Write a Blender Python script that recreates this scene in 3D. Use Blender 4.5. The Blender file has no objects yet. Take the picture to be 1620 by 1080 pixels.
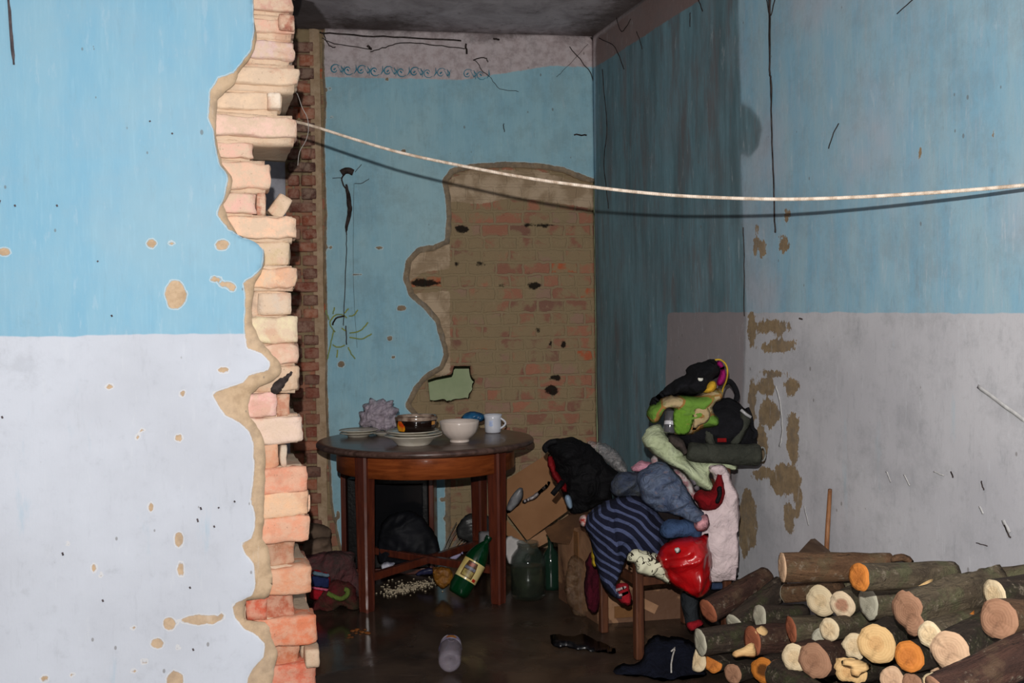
import bpy, math, random
import numpy as np
from mathutils import Vector, Matrix, Euler

# ------------------------------------------------------------------ camera, light, exposure
SC = bpy.context.scene
COL = SC.collection
F = 1564.0
EYE = Vector((0.0, 0.0, 1.3))
PITCH = math.radians(-1.10)
ROLL = -0.014
CAM_R = Euler((math.radians(90) + PITCH, 0, 0)).to_matrix() @ Matrix.Rotation(ROLL, 3, 'Z')
cd = bpy.data.cameras.new('camera')
cd.sensor_width = 36.0
cd.lens = 36.0 * F / 1620.0
cd.clip_start = 0.02
cam = bpy.data.objects.new('camera', cd)
cam.matrix_world = Matrix.Translation(EYE) @ CAM_R.to_4x4()
COL.objects.link(cam)
SC.camera = cam

SC.view_settings.view_transform = 'Standard'
SC.view_settings.look = 'None'
SC.view_settings.gamma = 1.0
SC.view_settings.exposure = 0.0
SC.view_settings.use_curve_mapping = False

world = bpy.data.worlds.new('dim_room_air')
SC.world = world
world.use_nodes = True
world.node_tree.nodes['Background'].inputs[0].default_value = (0.9, 0.95, 1.0, 1)
world.node_tree.nodes['Background'].inputs[1].default_value = 0.085

def lamp(name, loc, power, radius, color):
    l = bpy.data.lights.new(name, 'POINT')
    l.energy = power; l.shadow_soft_size = radius; l.color = color
    o = bpy.data.objects.new(name, l); o.location = loc
    COL.objects.link(o)
    return o
lamp('camera_flash', (-0.03, 0.02, 1.47), 408, 0.010, (1.0, 0.97, 0.93))

# ------------------------------------------------------------------ pixel <-> room
def ray(px, py):
    return CAM_R @ Vector(((px - 810) / F, (540 - py) / F, -1.0))
def at(px, py, Y):
    r = ray(px, py)
    return EYE + r * ((Y - EYE.y) / r.y)
def floor_at(px, py, z=0.0):
    r = ray(px, py)
    return EYE + r * ((z - EYE.z) / r.z)
def on_plane(px, py, P, n):
    r = ray(px, py)
    return EYE + r * ((P - EYE).dot(n) / r.dot(n))

# walls in plan
PA0 = Vector((-0.68, 3.13, 0)); PAD = Vector((1.81, 0.57, 0)).normalized(); PAN = Vector((-PAD.y, PAD.x, 0))
CORN = Vector((0.484, 5.69, 0)); RWD = Vector((0.325, -1, 0)).normalized(); RWN = Vector((-1, -0.325, 0)).normalized()
BWD = Vector((1, 0.15, 0)).normalized(); BWN = Vector((0.15, -1, 0)).normalized()
CEIL = 2.93
def sz_part(px, py):
    p = on_plane(px, py, PA0, PAN); return ((p - PA0).dot(PAD), p.z)
def sz_back(px, py):
    p = on_plane(px, py, CORN, BWN); return ((p - CORN).dot(BWD), p.z)
def sz_right(px, py):
    p = on_plane(px, py, CORN, RWN); return ((p - CORN).dot(RWD), p.z)

# ------------------------------------------------------------------ numeric helpers
def hashf(ix, iy, seed):
    h = (ix * 374761393 + iy * 668265263 + seed * 2147483647) & 0xffffffff
    h = ((h ^ (h >> 13)) * 1274126177) & 0xffffffff
    return ((h ^ (h >> 16)) & 0xffff) / 65535.0
def vnoise(x, y, seed=0):
    x = np.asarray(x, float); y = np.asarray(y, float)
    ix = np.floor(x).astype(np.int64); iy = np.floor(y).astype(np.int64)
    fx = x - ix; fy = y - iy
    fx = fx * fx * (3 - 2 * fx); fy = fy * fy * (3 - 2 * fy)
    a = hashf(ix, iy, seed); b = hashf(ix + 1, iy, seed); c = hashf(ix, iy + 1, seed); d = hashf(ix + 1, iy + 1, seed)
    return (a * (1 - fx) + b * fx) * (1 - fy) + (c * (1 - fx) + d * fx) * fy
def fbm(x, y, seed=0, oct=4):
    s = 0; a = 0.5; t = 0
    for k in range(oct):
        s = s + a * vnoise(x * 2 ** k, y * 2 ** k, seed + k * 17); t += a; a *= 0.5
    return s / t * 2 - 1
def sdf(P, poly):
    """signed distance, positive inside"""
    P = np.asarray(P, float); poly = np.asarray(poly, float)
    d = np.full(len(P), 1e9); inside = np.zeros(len(P), bool)
    n = len(poly)
    for i in range(n):
        a = poly[i]; b = poly[(i + 1) % n]
        e = b - a; L = e.dot(e)
        if L < 1e-14: continue
        w = P - a
        t = np.clip((w @ e) / L, 0, 1)
        q = w - t[:, None] * e
        d = np.minimum(d, (q * q).sum(1))
        c = ((a[1] > P[:, 1]) != (b[1] > P[:, 1]))
        with np.errstate(divide='ignore', invalid='ignore'):
            xi = (b[0] - a[0]) * (P[:, 1] - a[1]) / (b[1] - a[1] + 1e-18) + a[0]
        inside ^= (c & (P[:, 0] < xi))
    d = np.sqrt(d)
    return np.where(inside, d, -d)
def union(P, polys):
    r = np.full(len(P), -1e3)
    for p in polys: r = np.maximum(r, sdf(P, p))
    return r
def smooth_poly(pts, n=4, closed=True):
    pts = [np.array(p, float) for p in pts]; out = []; N = len(pts)
    for i in range(N if closed else N - 1):
        g = (lambda k: pts[k % N]) if closed else (lambda k: pts[min(max(k, 0), N - 1)])
        p0, p1, p2, p3 = g(i - 1), g(i), g(i + 1), g(i + 2)
        for k in range(n):
            t = k / n
            out.append(0.5 * ((2 * p1) + (-p0 + p2) * t + (2 * p0 - 5 * p1 + 4 * p2 - p3) * t * t + (-p0 + 3 * p1 - 3 * p2 + p3) * t ** 3))
    if not closed: out.append(pts[-1])
    return out
def ell(cx, cy, rx, ry, n=10, seed=0, j=0.15):
    r = random.Random(seed + int(cx * 7 + cy * 13))
    return [(cx + rx * (1 + r.uniform(-j, j)) * math.cos(a), cy + ry * (1 + r.uniform(-j, j)) * math.sin(a)) for a in [2 * math.pi * k / n for k in range(n)]]

# ------------------------------------------------------------------ objects
ORG = {}
def tag(o, label=None, cat=None, group=None, kind=None):
    if label: o['label'] = label
    if cat: o['category'] = cat
    if group: o['group'] = group
    if kind: o['kind'] = kind
    return o
def thing(name, base, label, cat, group=None):
    o = bpy.data.objects.new(name, None); COL.objects.link(o)
    o.location = base; o.empty_display_size = 0.1
    ORG[o.name] = Vector(base)
    return tag(o, label, cat, group)
def obj(name, V, Fc, mats, parent=None, smooth=True, base=None, midx=None, attrs=None, uvs=None, cattr=None):
    V = np.asarray(V, float).reshape(-1, 3)
    if parent is not None: org = ORG[parent.name]
    elif base is not None: org = Vector(base)
    else:
        org = Vector(((V[:, 0].min() + V[:, 0].max()) / 2, (V[:, 1].min() + V[:, 1].max()) / 2, V[:, 2].min()))
    me = bpy.data.meshes.new(name)
    me.from_pydata((V - np.array(org)).tolist(), [], [tuple(int(i) for i in f) for f in Fc])
    if not isinstance(mats, (list, tuple)): mats = [mats]
    for m in mats: me.materials.append(m)
    if midx is not None: me.polygons.foreach_set('material_index', np.asarray(midx, np.int32))
    if smooth: me.polygons.foreach_set('use_smooth', np.ones(len(me.polygons), bool))
    if attrs:
        for k, a in attrs.items():
            at_ = me.attributes.new(k, 'FLOAT', 'POINT'); at_.data.foreach_set('value', np.asarray(a, np.float32))
    if cattr is not None:
        ca = me.attributes.new('tone', 'FLOAT_COLOR', 'POINT')
        c4 = np.ones((len(V), 4), np.float32); c4[:, :3] = cattr; ca.data.foreach_set('color', c4.ravel())
    if uvs is not None:
        ul = me.uv_layers.new(name='UVMap')
        li = np.zeros(len(me.loops), np.int32); me.loops.foreach_get('vertex_index', li)
        ul.data.foreach_set('uv', np.asarray(uvs, np.float32)[li].ravel())
    me.update()
    o = bpy.data.objects.new(name, me); COL.objects.link(o)
    if parent is not None:
        o.parent = parent; ORG[o.name] = org
    else:
        o.location = org; ORG[o.name] = org
    return o
class MB:
    def __init__(s): s.v = []; s.f = []; s.c = []; s.m = []
    def add(s, V, Fc, col=None, m=0):
        n = len(s.v); s.v += [tuple(p) for p in V]; s.f += [tuple(i + n for i in f) for f in Fc]
        s.m += [m] * len(Fc)
        if col is not None: s.c += [col] * len(V)
        return s
    def obj(s, name, mats, parent=None, smooth=True, base=None):
        return obj(name, s.v, s.f, mats, parent, smooth, base, midx=s.m, cattr=(np.array(s.c) if len(s.c) == len(s.v) and s.c else None))
def tube(points, rad, n=8, caps=True):
    P = [Vector(p) for p in points]; N = len(P)
    if not hasattr(rad, '__len__'): rad = [rad] * N
    V = []; Fc = []; up = None
    for i in range(N):
        t = (P[min(i + 1, N - 1)] - P[max(i - 1, 0)]).normalized()
        if up is None: up = t.orthogonal().normalized()
        up = (up - t * up.dot(t)).normalized(); b = t.cross(up)
        for k in range(n):
            a = 2 * math.pi * k / n
            V.append(P[i] + (up * math.cos(a) + b * math.sin(a)) * rad[i])
    for i in range(N - 1):
        for k in range(n):
            Fc.append((i * n + k, i * n + (k + 1) % n, (i + 1) * n + (k + 1) % n, (i + 1) * n + k))
    if caps:
        Fc.append(tuple(range(n - 1, -1, -1))); Fc.append(tuple((N - 1) * n + k for k in range(n)))
    return V, Fc
def lathe(prof, base, axis=(0, 0, 1), n=32, rfun=None):
    base = Vector(base); ax = Vector(axis).normalized()
    u = ax.cross(Vector((0, 1, 0)))
    if u.length < 1e-4: u = Vector((1, 0, 0))
    u.normalize(); w = ax.cross(u)
    V = []; Fc = []
    for j, (r, h) in enumerate(prof):
        for k in range(n):
            a = 2 * math.pi * k / n
            rr = r * (rfun(a, h) if rfun else 1)
            V.append(base + ax * h + (u * math.cos(a) + w * math.sin(a)) * max(rr, 1e-5))
    for j in range(len(prof) - 1):
        for k in range(n):
            Fc.append((j * n + k, j * n + (k + 1) % n, (j + 1) * n + (k + 1) % n, (j + 1) * n + k))
    return V, Fc
def box(c, s, M=None, bev=0.0):
    """box with chamfered edges; M 3x3 rotation"""
    c = Vector(c); hx, hy, hz = s[0] / 2, s[1] / 2, s[2] / 2
    b = min(bev, hx * .9, hy * .9, hz * .9)
    V = []; Fc = []
    if b <= 0:
        V = [Vector((x, y, z)) for x in (-hx, hx) for y in (-hy, hy) for z in (-hz, hz)]
        Fc = [(0, 1, 3, 2), (4, 6, 7, 5), (0, 4, 5, 1), (2, 3, 7, 6), (0, 2, 6, 4), (1, 5, 7, 3)]
    else:
        import bmesh
        bm = bmesh.new(); bmesh.ops.create_cube(bm, size=1.0)
        for v in bm.verts: v.co = Vector((v.co.x * s[0], v.co.y * s[1], v.co.z * s[2]))
        bmesh.ops.bevel(bm, geom=bm.edges[:], offset=b, segments=2, affect='EDGES', profile=0.6)
        bm.verts.ensure_lookup_table()
        V = [v.co.copy() for v in bm.verts]; Fc = [tuple(v.index for v in f.verts) for f in bm.faces]; bm.free()
    if M is not None: V = [M @ v for v in V]
    return [c + v for v in V], Fc
def rough_box(c, s, M, amp=0.004, n=5, seed=0, rnd=0.006):
    """a worn brick: subdivided box, rounded corners, noisy faces"""
    hs = np.array(s) / 2; V = []; Fc = []; idx = {}
    def vid(i, j, k):
        if (i, j, k) not in idx:
            idx[(i, j, k)] = len(V); V.append((i / n * 2 - 1, j / n * 2 - 1, k / n * 2 - 1))
        return idx[(i, j, k)]
    for a in range(n):
        for b in range(n):
            for s0, flip in ((0, 1), (n, 0)):
                for q in ([(s0, a, b), (s0, a + 1, b), (s0, a + 1, b + 1), (s0, a, b + 1)],
                          [(a, s0, b), (a, s0, b + 1), (a + 1, s0, b + 1), (a + 1, s0, b)],
                          [(a, b, s0), (a + 1, b, s0), (a + 1, b + 1, s0), (a, b + 1, s0)]):
                    f = [vid(*p) for p in q]
                    Fc.append(tuple(f[::-1] if flip else f))
    V = np.array(V)
    P = V * hs
    inner = hs - rnd
    Q = np.clip(P, -inner, inner); D = P - Q; L = np.linalg.norm(D, axis=1) + 1e-9
    P = Q + D / L[:, None] * np.minimum(L, rnd)[:, None]
    for ax in range(3):
        P[:, ax] += amp * fbm(P[:, (ax + 1) % 3] * 28 + seed * 3.1, P[:, (ax + 2) % 3] * 28 + P[:, ax] * 17 + seed * 1.7, seed + ax, 3)
    W = (np.array(M) @ P.T).T + np.array(c)
    return W.tolist(), Fc
def grid(f, x0, x1, y0, y1, cell):
    """quads where f(P)>0, rim snapped to the contour; returns uv verts, quads, rim edges"""
    nx = max(2, int(round((x1 - x0) / cell))); ny = max(2, int(round((y1 - y0) / cell)))
    xs = np.linspace(x0, x1, nx + 1); ys = np.linspace(y0, y1, ny + 1)
    X, Y = np.meshgrid(xs, ys, indexing='ij'); P = np.stack([X.ravel(), Y.ravel()], 1)
    if f is None: ok = np.ones(len(P), bool)
    else: d = f(P); ok = d > 0
    ok = ok.reshape(nx + 1, ny + 1)
    q = ok[:-1, :-1] & ok[1:, :-1] & ok[1:, 1:] & ok[:-1, 1:]
    I, J = np.nonzero(q); st = ny + 1
    Q = np.stack([I * st + J, (I + 1) * st + J, (I + 1) * st + J + 1, I * st + J + 1], 1)
    used = np.unique(Q); remap = -np.ones(len(P), np.int64); remap[used] = np.arange(len(used))
    Q = remap[Q]; P = P[used]
    E = np.concatenate([Q[:, [0, 1]], Q[:, [1, 2]], Q[:, [2, 3]], Q[:, [3, 0]]])
    key = np.sort(E, 1); k1 = key[:, 0] * (len(P) + 1) + key[:, 1]
    u, inv, cnt = np.unique(k1, return_inverse=True, return_counts=True)
    rim = E[cnt[inv] == 1]
    rv = np.unique(rim)
    if f is not None and len(rv):
        for _ in range(2):
            R = P[rv]; e = cell * 0.2
            d = f(R); gx = (f(R + [e, 0]) - f(R - [e, 0])) / (2 * e); gy = (f(R + [0, e]) - f(R - [0, e])) / (2 * e)
            g = np.stack([gx, gy], 1); gl = np.linalg.norm(g, axis=1) + 1e-6
            step = np.clip(d, -cell, cell * 1.5)
            lim = (R[:, 0] > x0 + 1e-6) & (R[:, 0] < x1 - 1e-6) & (R[:, 1] > y0 + 1e-6) & (R[:, 1] < y1 - 1e-6)
            P[rv] = R - (g / gl[:, None] * step[:, None]) * lim[:, None]
    return P, Q, rim, rv

# ------------------------------------------------------------------ materials
def lin(c):
    return tuple(((x / 255) / 12.92 if x / 255 <= 0.04045 else ((x / 255 + 0.055) / 1.055) ** 2.4) for x in c) + (1.0,)
class NT:
    def __init__(s, name, rough=0.7, spec=0.3):
        s.m = bpy.data.materials.new(name); s.m.use_nodes = True; s.t = s.m.node_tree
        s.b = s.t.nodes['Principled BSDF']; s.b.inputs['Roughness'].default_value = rough
        s.b.inputs['Specular IOR Level'].default_value = spec
    def n(s, typ, **kw):
        x = s.t.nodes.new(typ)
        for k, v in kw.items():
            if hasattr(x, k) and k not in ('Scale',): setattr(x, k, v)
        return x
    def L(s, a, b): s.t.links.new(a, b)
    def set(s, sock, v):
        if hasattr(v, 'is_output') or isinstance(v, bpy.types.NodeSocket): s.L(v, sock)
        else: sock.default_value = v
    def coord(s, kind='Object', scale=(1, 1, 1), loc=(0, 0, 0)):
        if kind == 'UV': o = s.n('ShaderNodeUVMap').outputs[0]
        else: o = s.n('ShaderNodeTexCoord').outputs[kind]
        m = s.n('ShaderNodeMapping'); m.inputs['Scale'].default_value = scale; m.inputs['Location'].default_value = loc
        s.L(o, m.inputs[0]); return m.outputs[0]
    def noise(s, vec, scale=5, detail=4, rough=0.55, dist=0.0):
        x = s.n('ShaderNodeTexNoise'); x.inputs['Scale'].default_value = scale; x.inputs['Detail'].default_value = detail
        x.inputs['Roughness'].default_value = rough; x.inputs['Distortion'].default_value = dist
        s.L(vec, x.inputs['Vector']); return x.outputs['Fac']
    def attr(s, name, col=False):
        x = s.n('ShaderNodeAttribute'); x.attribute_name = name
        return x.outputs['Color' if col else 'Fac']
    def math(s, op, a, b=0.0, c=0.0, clamp=False):
        x = s.n('ShaderNodeMath'); x.operation = op; x.use_clamp = clamp
        s.set(x.inputs[0], a); s.set(x.inputs[1], b); s.set(x.inputs[2], c); return x.outputs[0]
    def step(s, v, a, b):
        x = s.n('ShaderNodeMapRange'); x.interpolation_type = 'SMOOTHSTEP'
        s.set(x.inputs['Value'], v); x.inputs['From Min'].default_value = a; x.inputs['From Max'].default_value = b
        return x.outputs[0]
    def mix(s, f, a, b, mode='MIX'):
        x = s.n('ShaderNodeMix'); x.data_type = 'RGBA'; x.blend_type = mode
        s.set(x.inputs[0], f); s.set(x.inputs[6], a); s.set(x.inputs[7], b); return x.outputs[2]
    def sep(s, vec):
        x = s.n('ShaderNodeSeparateXYZ'); s.L(vec, x.inputs[0]); return x.outputs
    def col(s, v): s.set(s.b.inputs['Base Color'], v)
    def bump(s, h, strength=0.3, dist=0.01):
        x = s.n('ShaderNodeBump'); x.inputs['Strength'].default_value = strength; x.inputs['Distance'].default_value = dist
        s.L(h, x.inputs['Height']); s.L(x.outputs[0], s.b.inputs['Normal'])
    def rough(s, v): s.set(s.b.inputs['Roughness'], v)

def simple(name, c1, c2=None, rough=0.8, spec=0.3, scale=8, bump=0.15, bdist=0.01, bscale=60, metal=0, stretch=(1, 1, 1)):
    m = NT(name, rough, spec)
    v = m.coord('Object', stretch)
    n = m.noise(v, scale, 5)
    m.col(m.mix(m.step(n, 0.35, 0.65), lin(c1), lin(c2 or tuple(int(x * .75) for x in c1))))
    m.b.inputs['Metallic'].default_value = metal
    if bump: m.bump(m.noise(v, bscale, 3), bump, bdist)
    return m.m
def cloth(name, c1, c2=None, rough=0.95, weave=500, sheen=0.0, bump=0.25):
    m = NT(name, rough, 0.15)
    v = m.coord('Object')
    n = m.noise(v, 14, 5, 0.65)
    m.col(m.mix(m.step(n, 0.3, 0.7), lin(c1), lin(c2 or tuple(int(x * .7) for x in c1))))
    if sheen: m.b.inputs['Sheen Weight'].default_value = sheen
    cr = m.noise(v, 13, 7, 0.62, 1.4); cr2 = m.math('ABSOLUTE', m.math('SUBTRACT', m.noise(v, 7, 3, 0.5, 0.8), 0.5))
    h = m.math('ADD', m.math('ADD', cr, m.math('MULTIPLY', cr2, 2.2)), m.math('MULTIPLY', m.noise(v, weave * 0.4, 2), 0.05))
    m.bump(h, bump * 2.4, 0.035)
    return m.m

BLUE = (137, 196, 222); GREY = (200, 205, 211); REND = (186, 160, 132)
def wall_paint(name, front):
    """front: dict of options"""
    m = NT(name, 0.75, 0.25)
    ob = m.coord('Object'); x, y, z = m.sep(ob)
    st = m.noise(m.coord('Object', (5, 5, 0.9)), 2.6, 8, 0.66)
    fine = m.noise(m.coord('Object', (60, 60, 5)), 2.0, 3, 0.6)
    big = m.noise(ob, 1.7, 4, 0.55)
    mott = m.noise(ob, 22, 5, 0.7)
    if front == 'partition':
        b1, b2, b3 = (134, 178, 200), (122, 173, 200), (142, 179, 197)
        g1, g2 = (196, 202, 213), (186, 191, 201)
    elif front == 'back':
        b1, b2, b3 = (152, 193, 206), (138, 184, 202), (162, 196, 204)
        g1, g2 = (150, 160, 170), (135, 140, 150)
    else:
        b1, b2, b3 = (150, 181, 194), (130, 174, 196), (170, 174, 184)
        g1, g2 = (190, 190, 194), (176, 176, 181)
    blue = m.mix(m.step(st, 0.30, 0.70), lin(b1), lin(b2))
    blue = m.mix(m.math('MULTIPLY', m.step(big, 0.45, 0.7), 0.8), blue, lin(b3))
    blue = m.mix(m.math('MULTIPLY', m.step(fine, 0.5, 0.75), 0.25), blue, lin(tuple(min(255, int(c * 1.08)) for c in b3)))
    grey = m.mix(m.step(big, 0.35, 0.65), lin(g1), lin(g2))
    grey = m.mix(m.math('MULTIPLY', m.step(st, 0.6, 0.75), 0.35), grey, lin(b1))
    grey = m.mix(m.math('MULTIPLY', m.step(mott, 0.55, 0.8), 0.25), grey, lin(tuple(int(c * 0.8) for c in g2)))
    dn = m.math('ADD', m.attr('dado'), m.math('MULTIPLY', m.math('SUBTRACT', m.noise(ob, 9, 3), 0.5), 0.02))
    c = m.mix(m.step(dn, -0.003, 0.003), blue, grey)
    c = m.mix(m.math('MULTIPLY', m.step(m.noise(ob, 3.1, 7, 0.75), 0.58, 0.72), 0.14), c, lin((80, 85, 90)))
    if front == 'back' or front == 'right':
        fz = m.math('ADD', m.attr('frieze'), m.math('MULTIPLY', m.math('SUBTRACT', mott, 0.5), 0.02))
        fcol = m.mix(m.step(mott, 0.4, 0.65), lin((196, 184, 186)), lin((178, 162, 163)))
        c = m.mix(m.step(fz, -0.004, 0.004), c, fcol)
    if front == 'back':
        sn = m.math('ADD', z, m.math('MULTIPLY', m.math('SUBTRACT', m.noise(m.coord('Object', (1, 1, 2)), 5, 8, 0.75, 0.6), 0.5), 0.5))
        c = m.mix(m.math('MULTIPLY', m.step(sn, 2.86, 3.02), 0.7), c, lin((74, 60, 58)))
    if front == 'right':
        soot = m.attr('soot')  # soot and damp streaks, plus shade painted into the same dark patch
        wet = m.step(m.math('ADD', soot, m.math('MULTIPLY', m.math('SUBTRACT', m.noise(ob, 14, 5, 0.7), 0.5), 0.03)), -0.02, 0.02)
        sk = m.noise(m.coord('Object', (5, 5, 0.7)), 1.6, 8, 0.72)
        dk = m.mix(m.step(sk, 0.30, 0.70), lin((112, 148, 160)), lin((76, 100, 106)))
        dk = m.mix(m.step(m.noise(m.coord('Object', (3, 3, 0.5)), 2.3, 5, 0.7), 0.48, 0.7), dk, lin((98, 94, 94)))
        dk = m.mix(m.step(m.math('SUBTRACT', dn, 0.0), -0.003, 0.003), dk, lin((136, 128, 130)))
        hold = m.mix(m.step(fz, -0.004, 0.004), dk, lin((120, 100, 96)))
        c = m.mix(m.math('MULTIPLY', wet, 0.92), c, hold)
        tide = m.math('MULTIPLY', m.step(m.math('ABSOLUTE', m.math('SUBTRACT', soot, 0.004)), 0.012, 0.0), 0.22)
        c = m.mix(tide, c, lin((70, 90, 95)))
    # grime near cracks, mould blotches
    bare = m.attr('bare')
    amp = {'partition': 0.010, 'back': 0.012, 'right': 0.075}[front]
    bn = m.math('ADD', bare, m.math('MULTIPLY', m.math('SUBTRACT', m.noise(ob, 26 if front != 'right' else 17, 5, 0.65), 0.5), amp))
    bn = m.math('ADD', bn, m.math('MULTIPLY', m.math('SUBTRACT', m.noise(m.coord('Object', (60, 60, 24)), 1.0, 6, 0.75), 0.5), amp * 0.8))
    rc = m.mix(m.step(mott, 0.35, 0.7), lin({'partition': (196, 170, 140), 'back': (150, 132, 108), 'right': (148, 128, 100)}[front]), lin({'partition': (172, 146, 116), 'back': (122, 104, 84), 'right': (122, 104, 80)}[front]))
    edge = m.step(m.math('ABSOLUTE', m.math('SUBTRACT', bn, -0.0025)), 0.0025, 0.0)
    c = m.mix(m.math('MULTIPLY', edge, 0.45 if front != 'right' else 0.15), c, lin((225, 220, 212)))
    isb = m.step(bn, -0.0012, 0.0012)
    c = m.mix(isb, c, rc)
    g1_ = m.noise(ob, 5.5, 10, 0.78); g2_ = m.noise(m.coord('Object', (16, 16, 3)), 2.0, 8, 0.75)
    c = m.mix(m.math('MULTIPLY', m.step(g1_, 0.44, 0.64), {'partition': 0.10, 'back': 0.22, 'right': 0.24}[front]), c, lin({'partition': (170, 176, 184), 'back': (110, 120, 122), 'right': (120, 122, 126)}[front]))
    c = m.mix(m.math('MULTIPLY', m.step(g2_, 0.56, 0.68), {'partition': 0.10, 'back': 0.16, 'right': 0.22}[front]), c, lin((110, 116, 122)))
    c = m.mix(m.math('MULTIPLY', m.step(g2_, 0.42, 0.34), {'partition': 0.12, 'back': 0.12, 'right': 0.20}[front]), c, lin((212, 216, 220)))
    # specks
    sp = m.n('ShaderNodeTexVoronoi'); sp.inputs['Scale'].default_value = 16; m.L(m.coord('Object', (1, 1, 0.6)), sp.inputs['Vector'])
    s1 = m.step(m.math('SUBTRACT', sp.outputs['Distance'], m.math('MULTIPLY', m.sep(sp.outputs['Color'])[0], 0.10)), 0.0, -0.03)
    c = m.mix(m.math('MULTIPLY', s1, 0.6), c, lin((105, 100, 95)))
    m.col(c)
    h = m.math('ADD', m.math('MULTIPLY', mott, 0.5), m.math('MULTIPLY', isb, -0.8))
    h = m.math('ADD', h, m.math('MULTIPLY', m.noise(ob, 120, 3), 0.25))
    h = m.math('ADD', h, m.math('MULTIPLY', fine, 0.3))
    m.bump(h, 0.35, 0.003)
    m.rough(m.mix(m.step(mott, 0.3, 0.7), (0.62,) * 3 + (1,), (0.85,) * 3 + (1,)))
    return m.m
def render_coat():
    m = NT('render_coat', 0.95, 0.1)
    ob = m.coord('Object'); n = m.noise(ob, 18, 6, 0.7); n2 = m.noise(ob, 160, 3, 0.7)
    c = m.mix(m.step(n, 0.3, 0.7), lin((190, 165, 138)), lin((160, 134, 106)))
    c = m.mix(m.math('MULTIPLY', m.step(n2, 0.6, 0.7), 0.4), c, lin((120, 98, 76)))
    m.col(c); m.bump(m.math('ADD', n, m.math('MULTIPLY', n2, 0.5)), 0.6, 0.006); return m.m
def brick_mat(name='old_brick', k=1.0):
    m = NT(name, 0.93, 0.12)
    ob = m.coord('Object'); n = m.noise(ob, 24, 6, 0.7); n2 = m.noise(ob, 90, 4, 0.7); n3 = m.noise(ob, 9, 5, 0.65)
    c = m.attr('tone', True)
    zz_ = m.sep(ob)[2]; hi_ = m.math('ADD', m.math('MULTIPLY', m.step(zz_, 0.9, 1.3), 0.45 * k), 0.45 * k)
    c = m.mix(m.math('MULTIPLY', m.step(n, 0.36, 0.60), hi_), c, lin((210, 186, 162)))
    c = m.mix(m.math('MULTIPLY', m.step(n3, 0.52, 0.62), 0.4 * k), c, lin((196, 140, 116)))
    c = m.mix(m.math('MULTIPLY', m.step(n2, 0.62, 0.72), 0.45), c, lin((110, 84, 70)))
    m.col(c); m.bump(m.math('ADD', n, m.math('MULTIPLY', n2, 0.6)), 0.7, 0.006); return m.m
def masonry_back():
    m = NT('smeared_brickwork', 0.92, 0.15)
    uv = m.coord('UV'); ob = m.coord('Object')
    dn = m.n('ShaderNodeTexNoise'); dn.inputs['Scale'].default_value = 22; dn.inputs['Detail'].default_value = 3; m.L(uv, dn.inputs['Vector'])
    av = m.n('ShaderNodeVectorMath'); av.operation = 'MULTIPLY_ADD'; m.L(dn.outputs['Color'], av.inputs[0]); av.inputs[1].default_value = (0.028, 0.024, 0); m.L(uv, av.inputs[2])
    bt = m.n('ShaderNodeTexBrick'); bt.inputs['Scale'].default_value = 1; bt.inputs['Brick Width'].default_value = 0.16
    bt.inputs['Row Height'].default_value = 0.072; bt.inputs['Mortar Size'].default_value = 0.009; bt.inputs['Mortar Smooth'].default_value = 0.4
    bt.offset = 0.5; bt.squash = 0.6; bt.squash_frequency = 3
    bt.inputs['Color1'].default_value = lin((172, 118, 94)); bt.inputs['Color2'].default_value = lin((124, 92, 80)); bt.inputs['Mortar'].default_value = lin((150, 130, 104))
    m.L(av.outputs[0], bt.inputs['Vector'])
    bt2 = m.n('ShaderNodeTexBrick'); 
    for k in ('Scale', 'Brick Width', 'Row Height', 'Mortar Size'): bt2.inputs[k].default_value = bt.inputs[k].default_value
    bt2.offset = 0.5; bt2.squash = 0.6; bt2.squash_frequency = 3
    bt2.inputs['Color1'].default_value = (0, 0, 0, 1); bt2.inputs['Color2'].default_value = (1, 1, 1, 1); bt2.inputs['Bias'].default_value = 0.0
    bt2.inputs['Mortar'].default_value = (0.5, 0.5, 0.5, 1)
    m.L(av.outputs[0], bt2.inputs['Vector'])
    k = bt2.outputs['Color']
    c = bt.outputs['Color']
    c = m.mix(m.math('MULTIPLY', m.step(k, 0.84, 0.88), 0.6), c, lin((172, 144, 122)))
    c = m.mix(m.step(k, 0.10, 0.06), c, lin((178, 98, 68)))
    sm = m.noise(uv, 9, 5, 0.6, 0.3)
    sm2 = m.noise(uv, 2.2, 3, 0.5)
    sv = m.math('ADD', sm, m.math('MULTIPLY', m.math('SUBTRACT', sm2, 0.5), 0.7))
    c = m.mix(m.math('MULTIPLY', m.step(sv, 0.40, 0.54), 0.93), c, lin((150, 132, 102)))
    sm3 = m.noise(uv, 30, 5, 0.7)
    c = m.mix(m.math('MULTIPLY', m.step(sm3, 0.58, 0.72), 0.5), c, lin((170, 148, 120)))
    c = m.mix(m.math('MULTIPLY', m.step(sm3, 0.40, 0.30), 0.35), c, lin((84, 68, 54)))
    beige = m.attr('render')
    bz = m.step(m.math('ADD', beige, m.math('MULTIPLY', m.math('SUBTRACT', sm3, 0.5), 0.03)), -0.003, 0.003)
    c = m.mix(bz, c, m.mix(m.step(sm, 0.4, 0.6), lin((190, 168, 142)), lin((160, 138, 112))))
    bk = m.step(m.math('ADD', m.attr('burnt'), m.math('MULTIPLY', m.math('SUBTRACT', sm3, 0.5), 0.05)), -0.003, 0.006)
    c = m.mix(m.math('MULTIPLY', bk, 0.95), c, lin((22, 18, 16)))
    m.col(c)
    h = m.math('ADD', m.math('MULTIPLY', bt.outputs['Fac'], -0.6), m.math('MULTIPLY', sm3, 0.9))
    h = m.math('ADD', h, m.math('MULTIPLY', sv, 0.5))
    m.bump(h, 0.6, 0.012); return m.m
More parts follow.
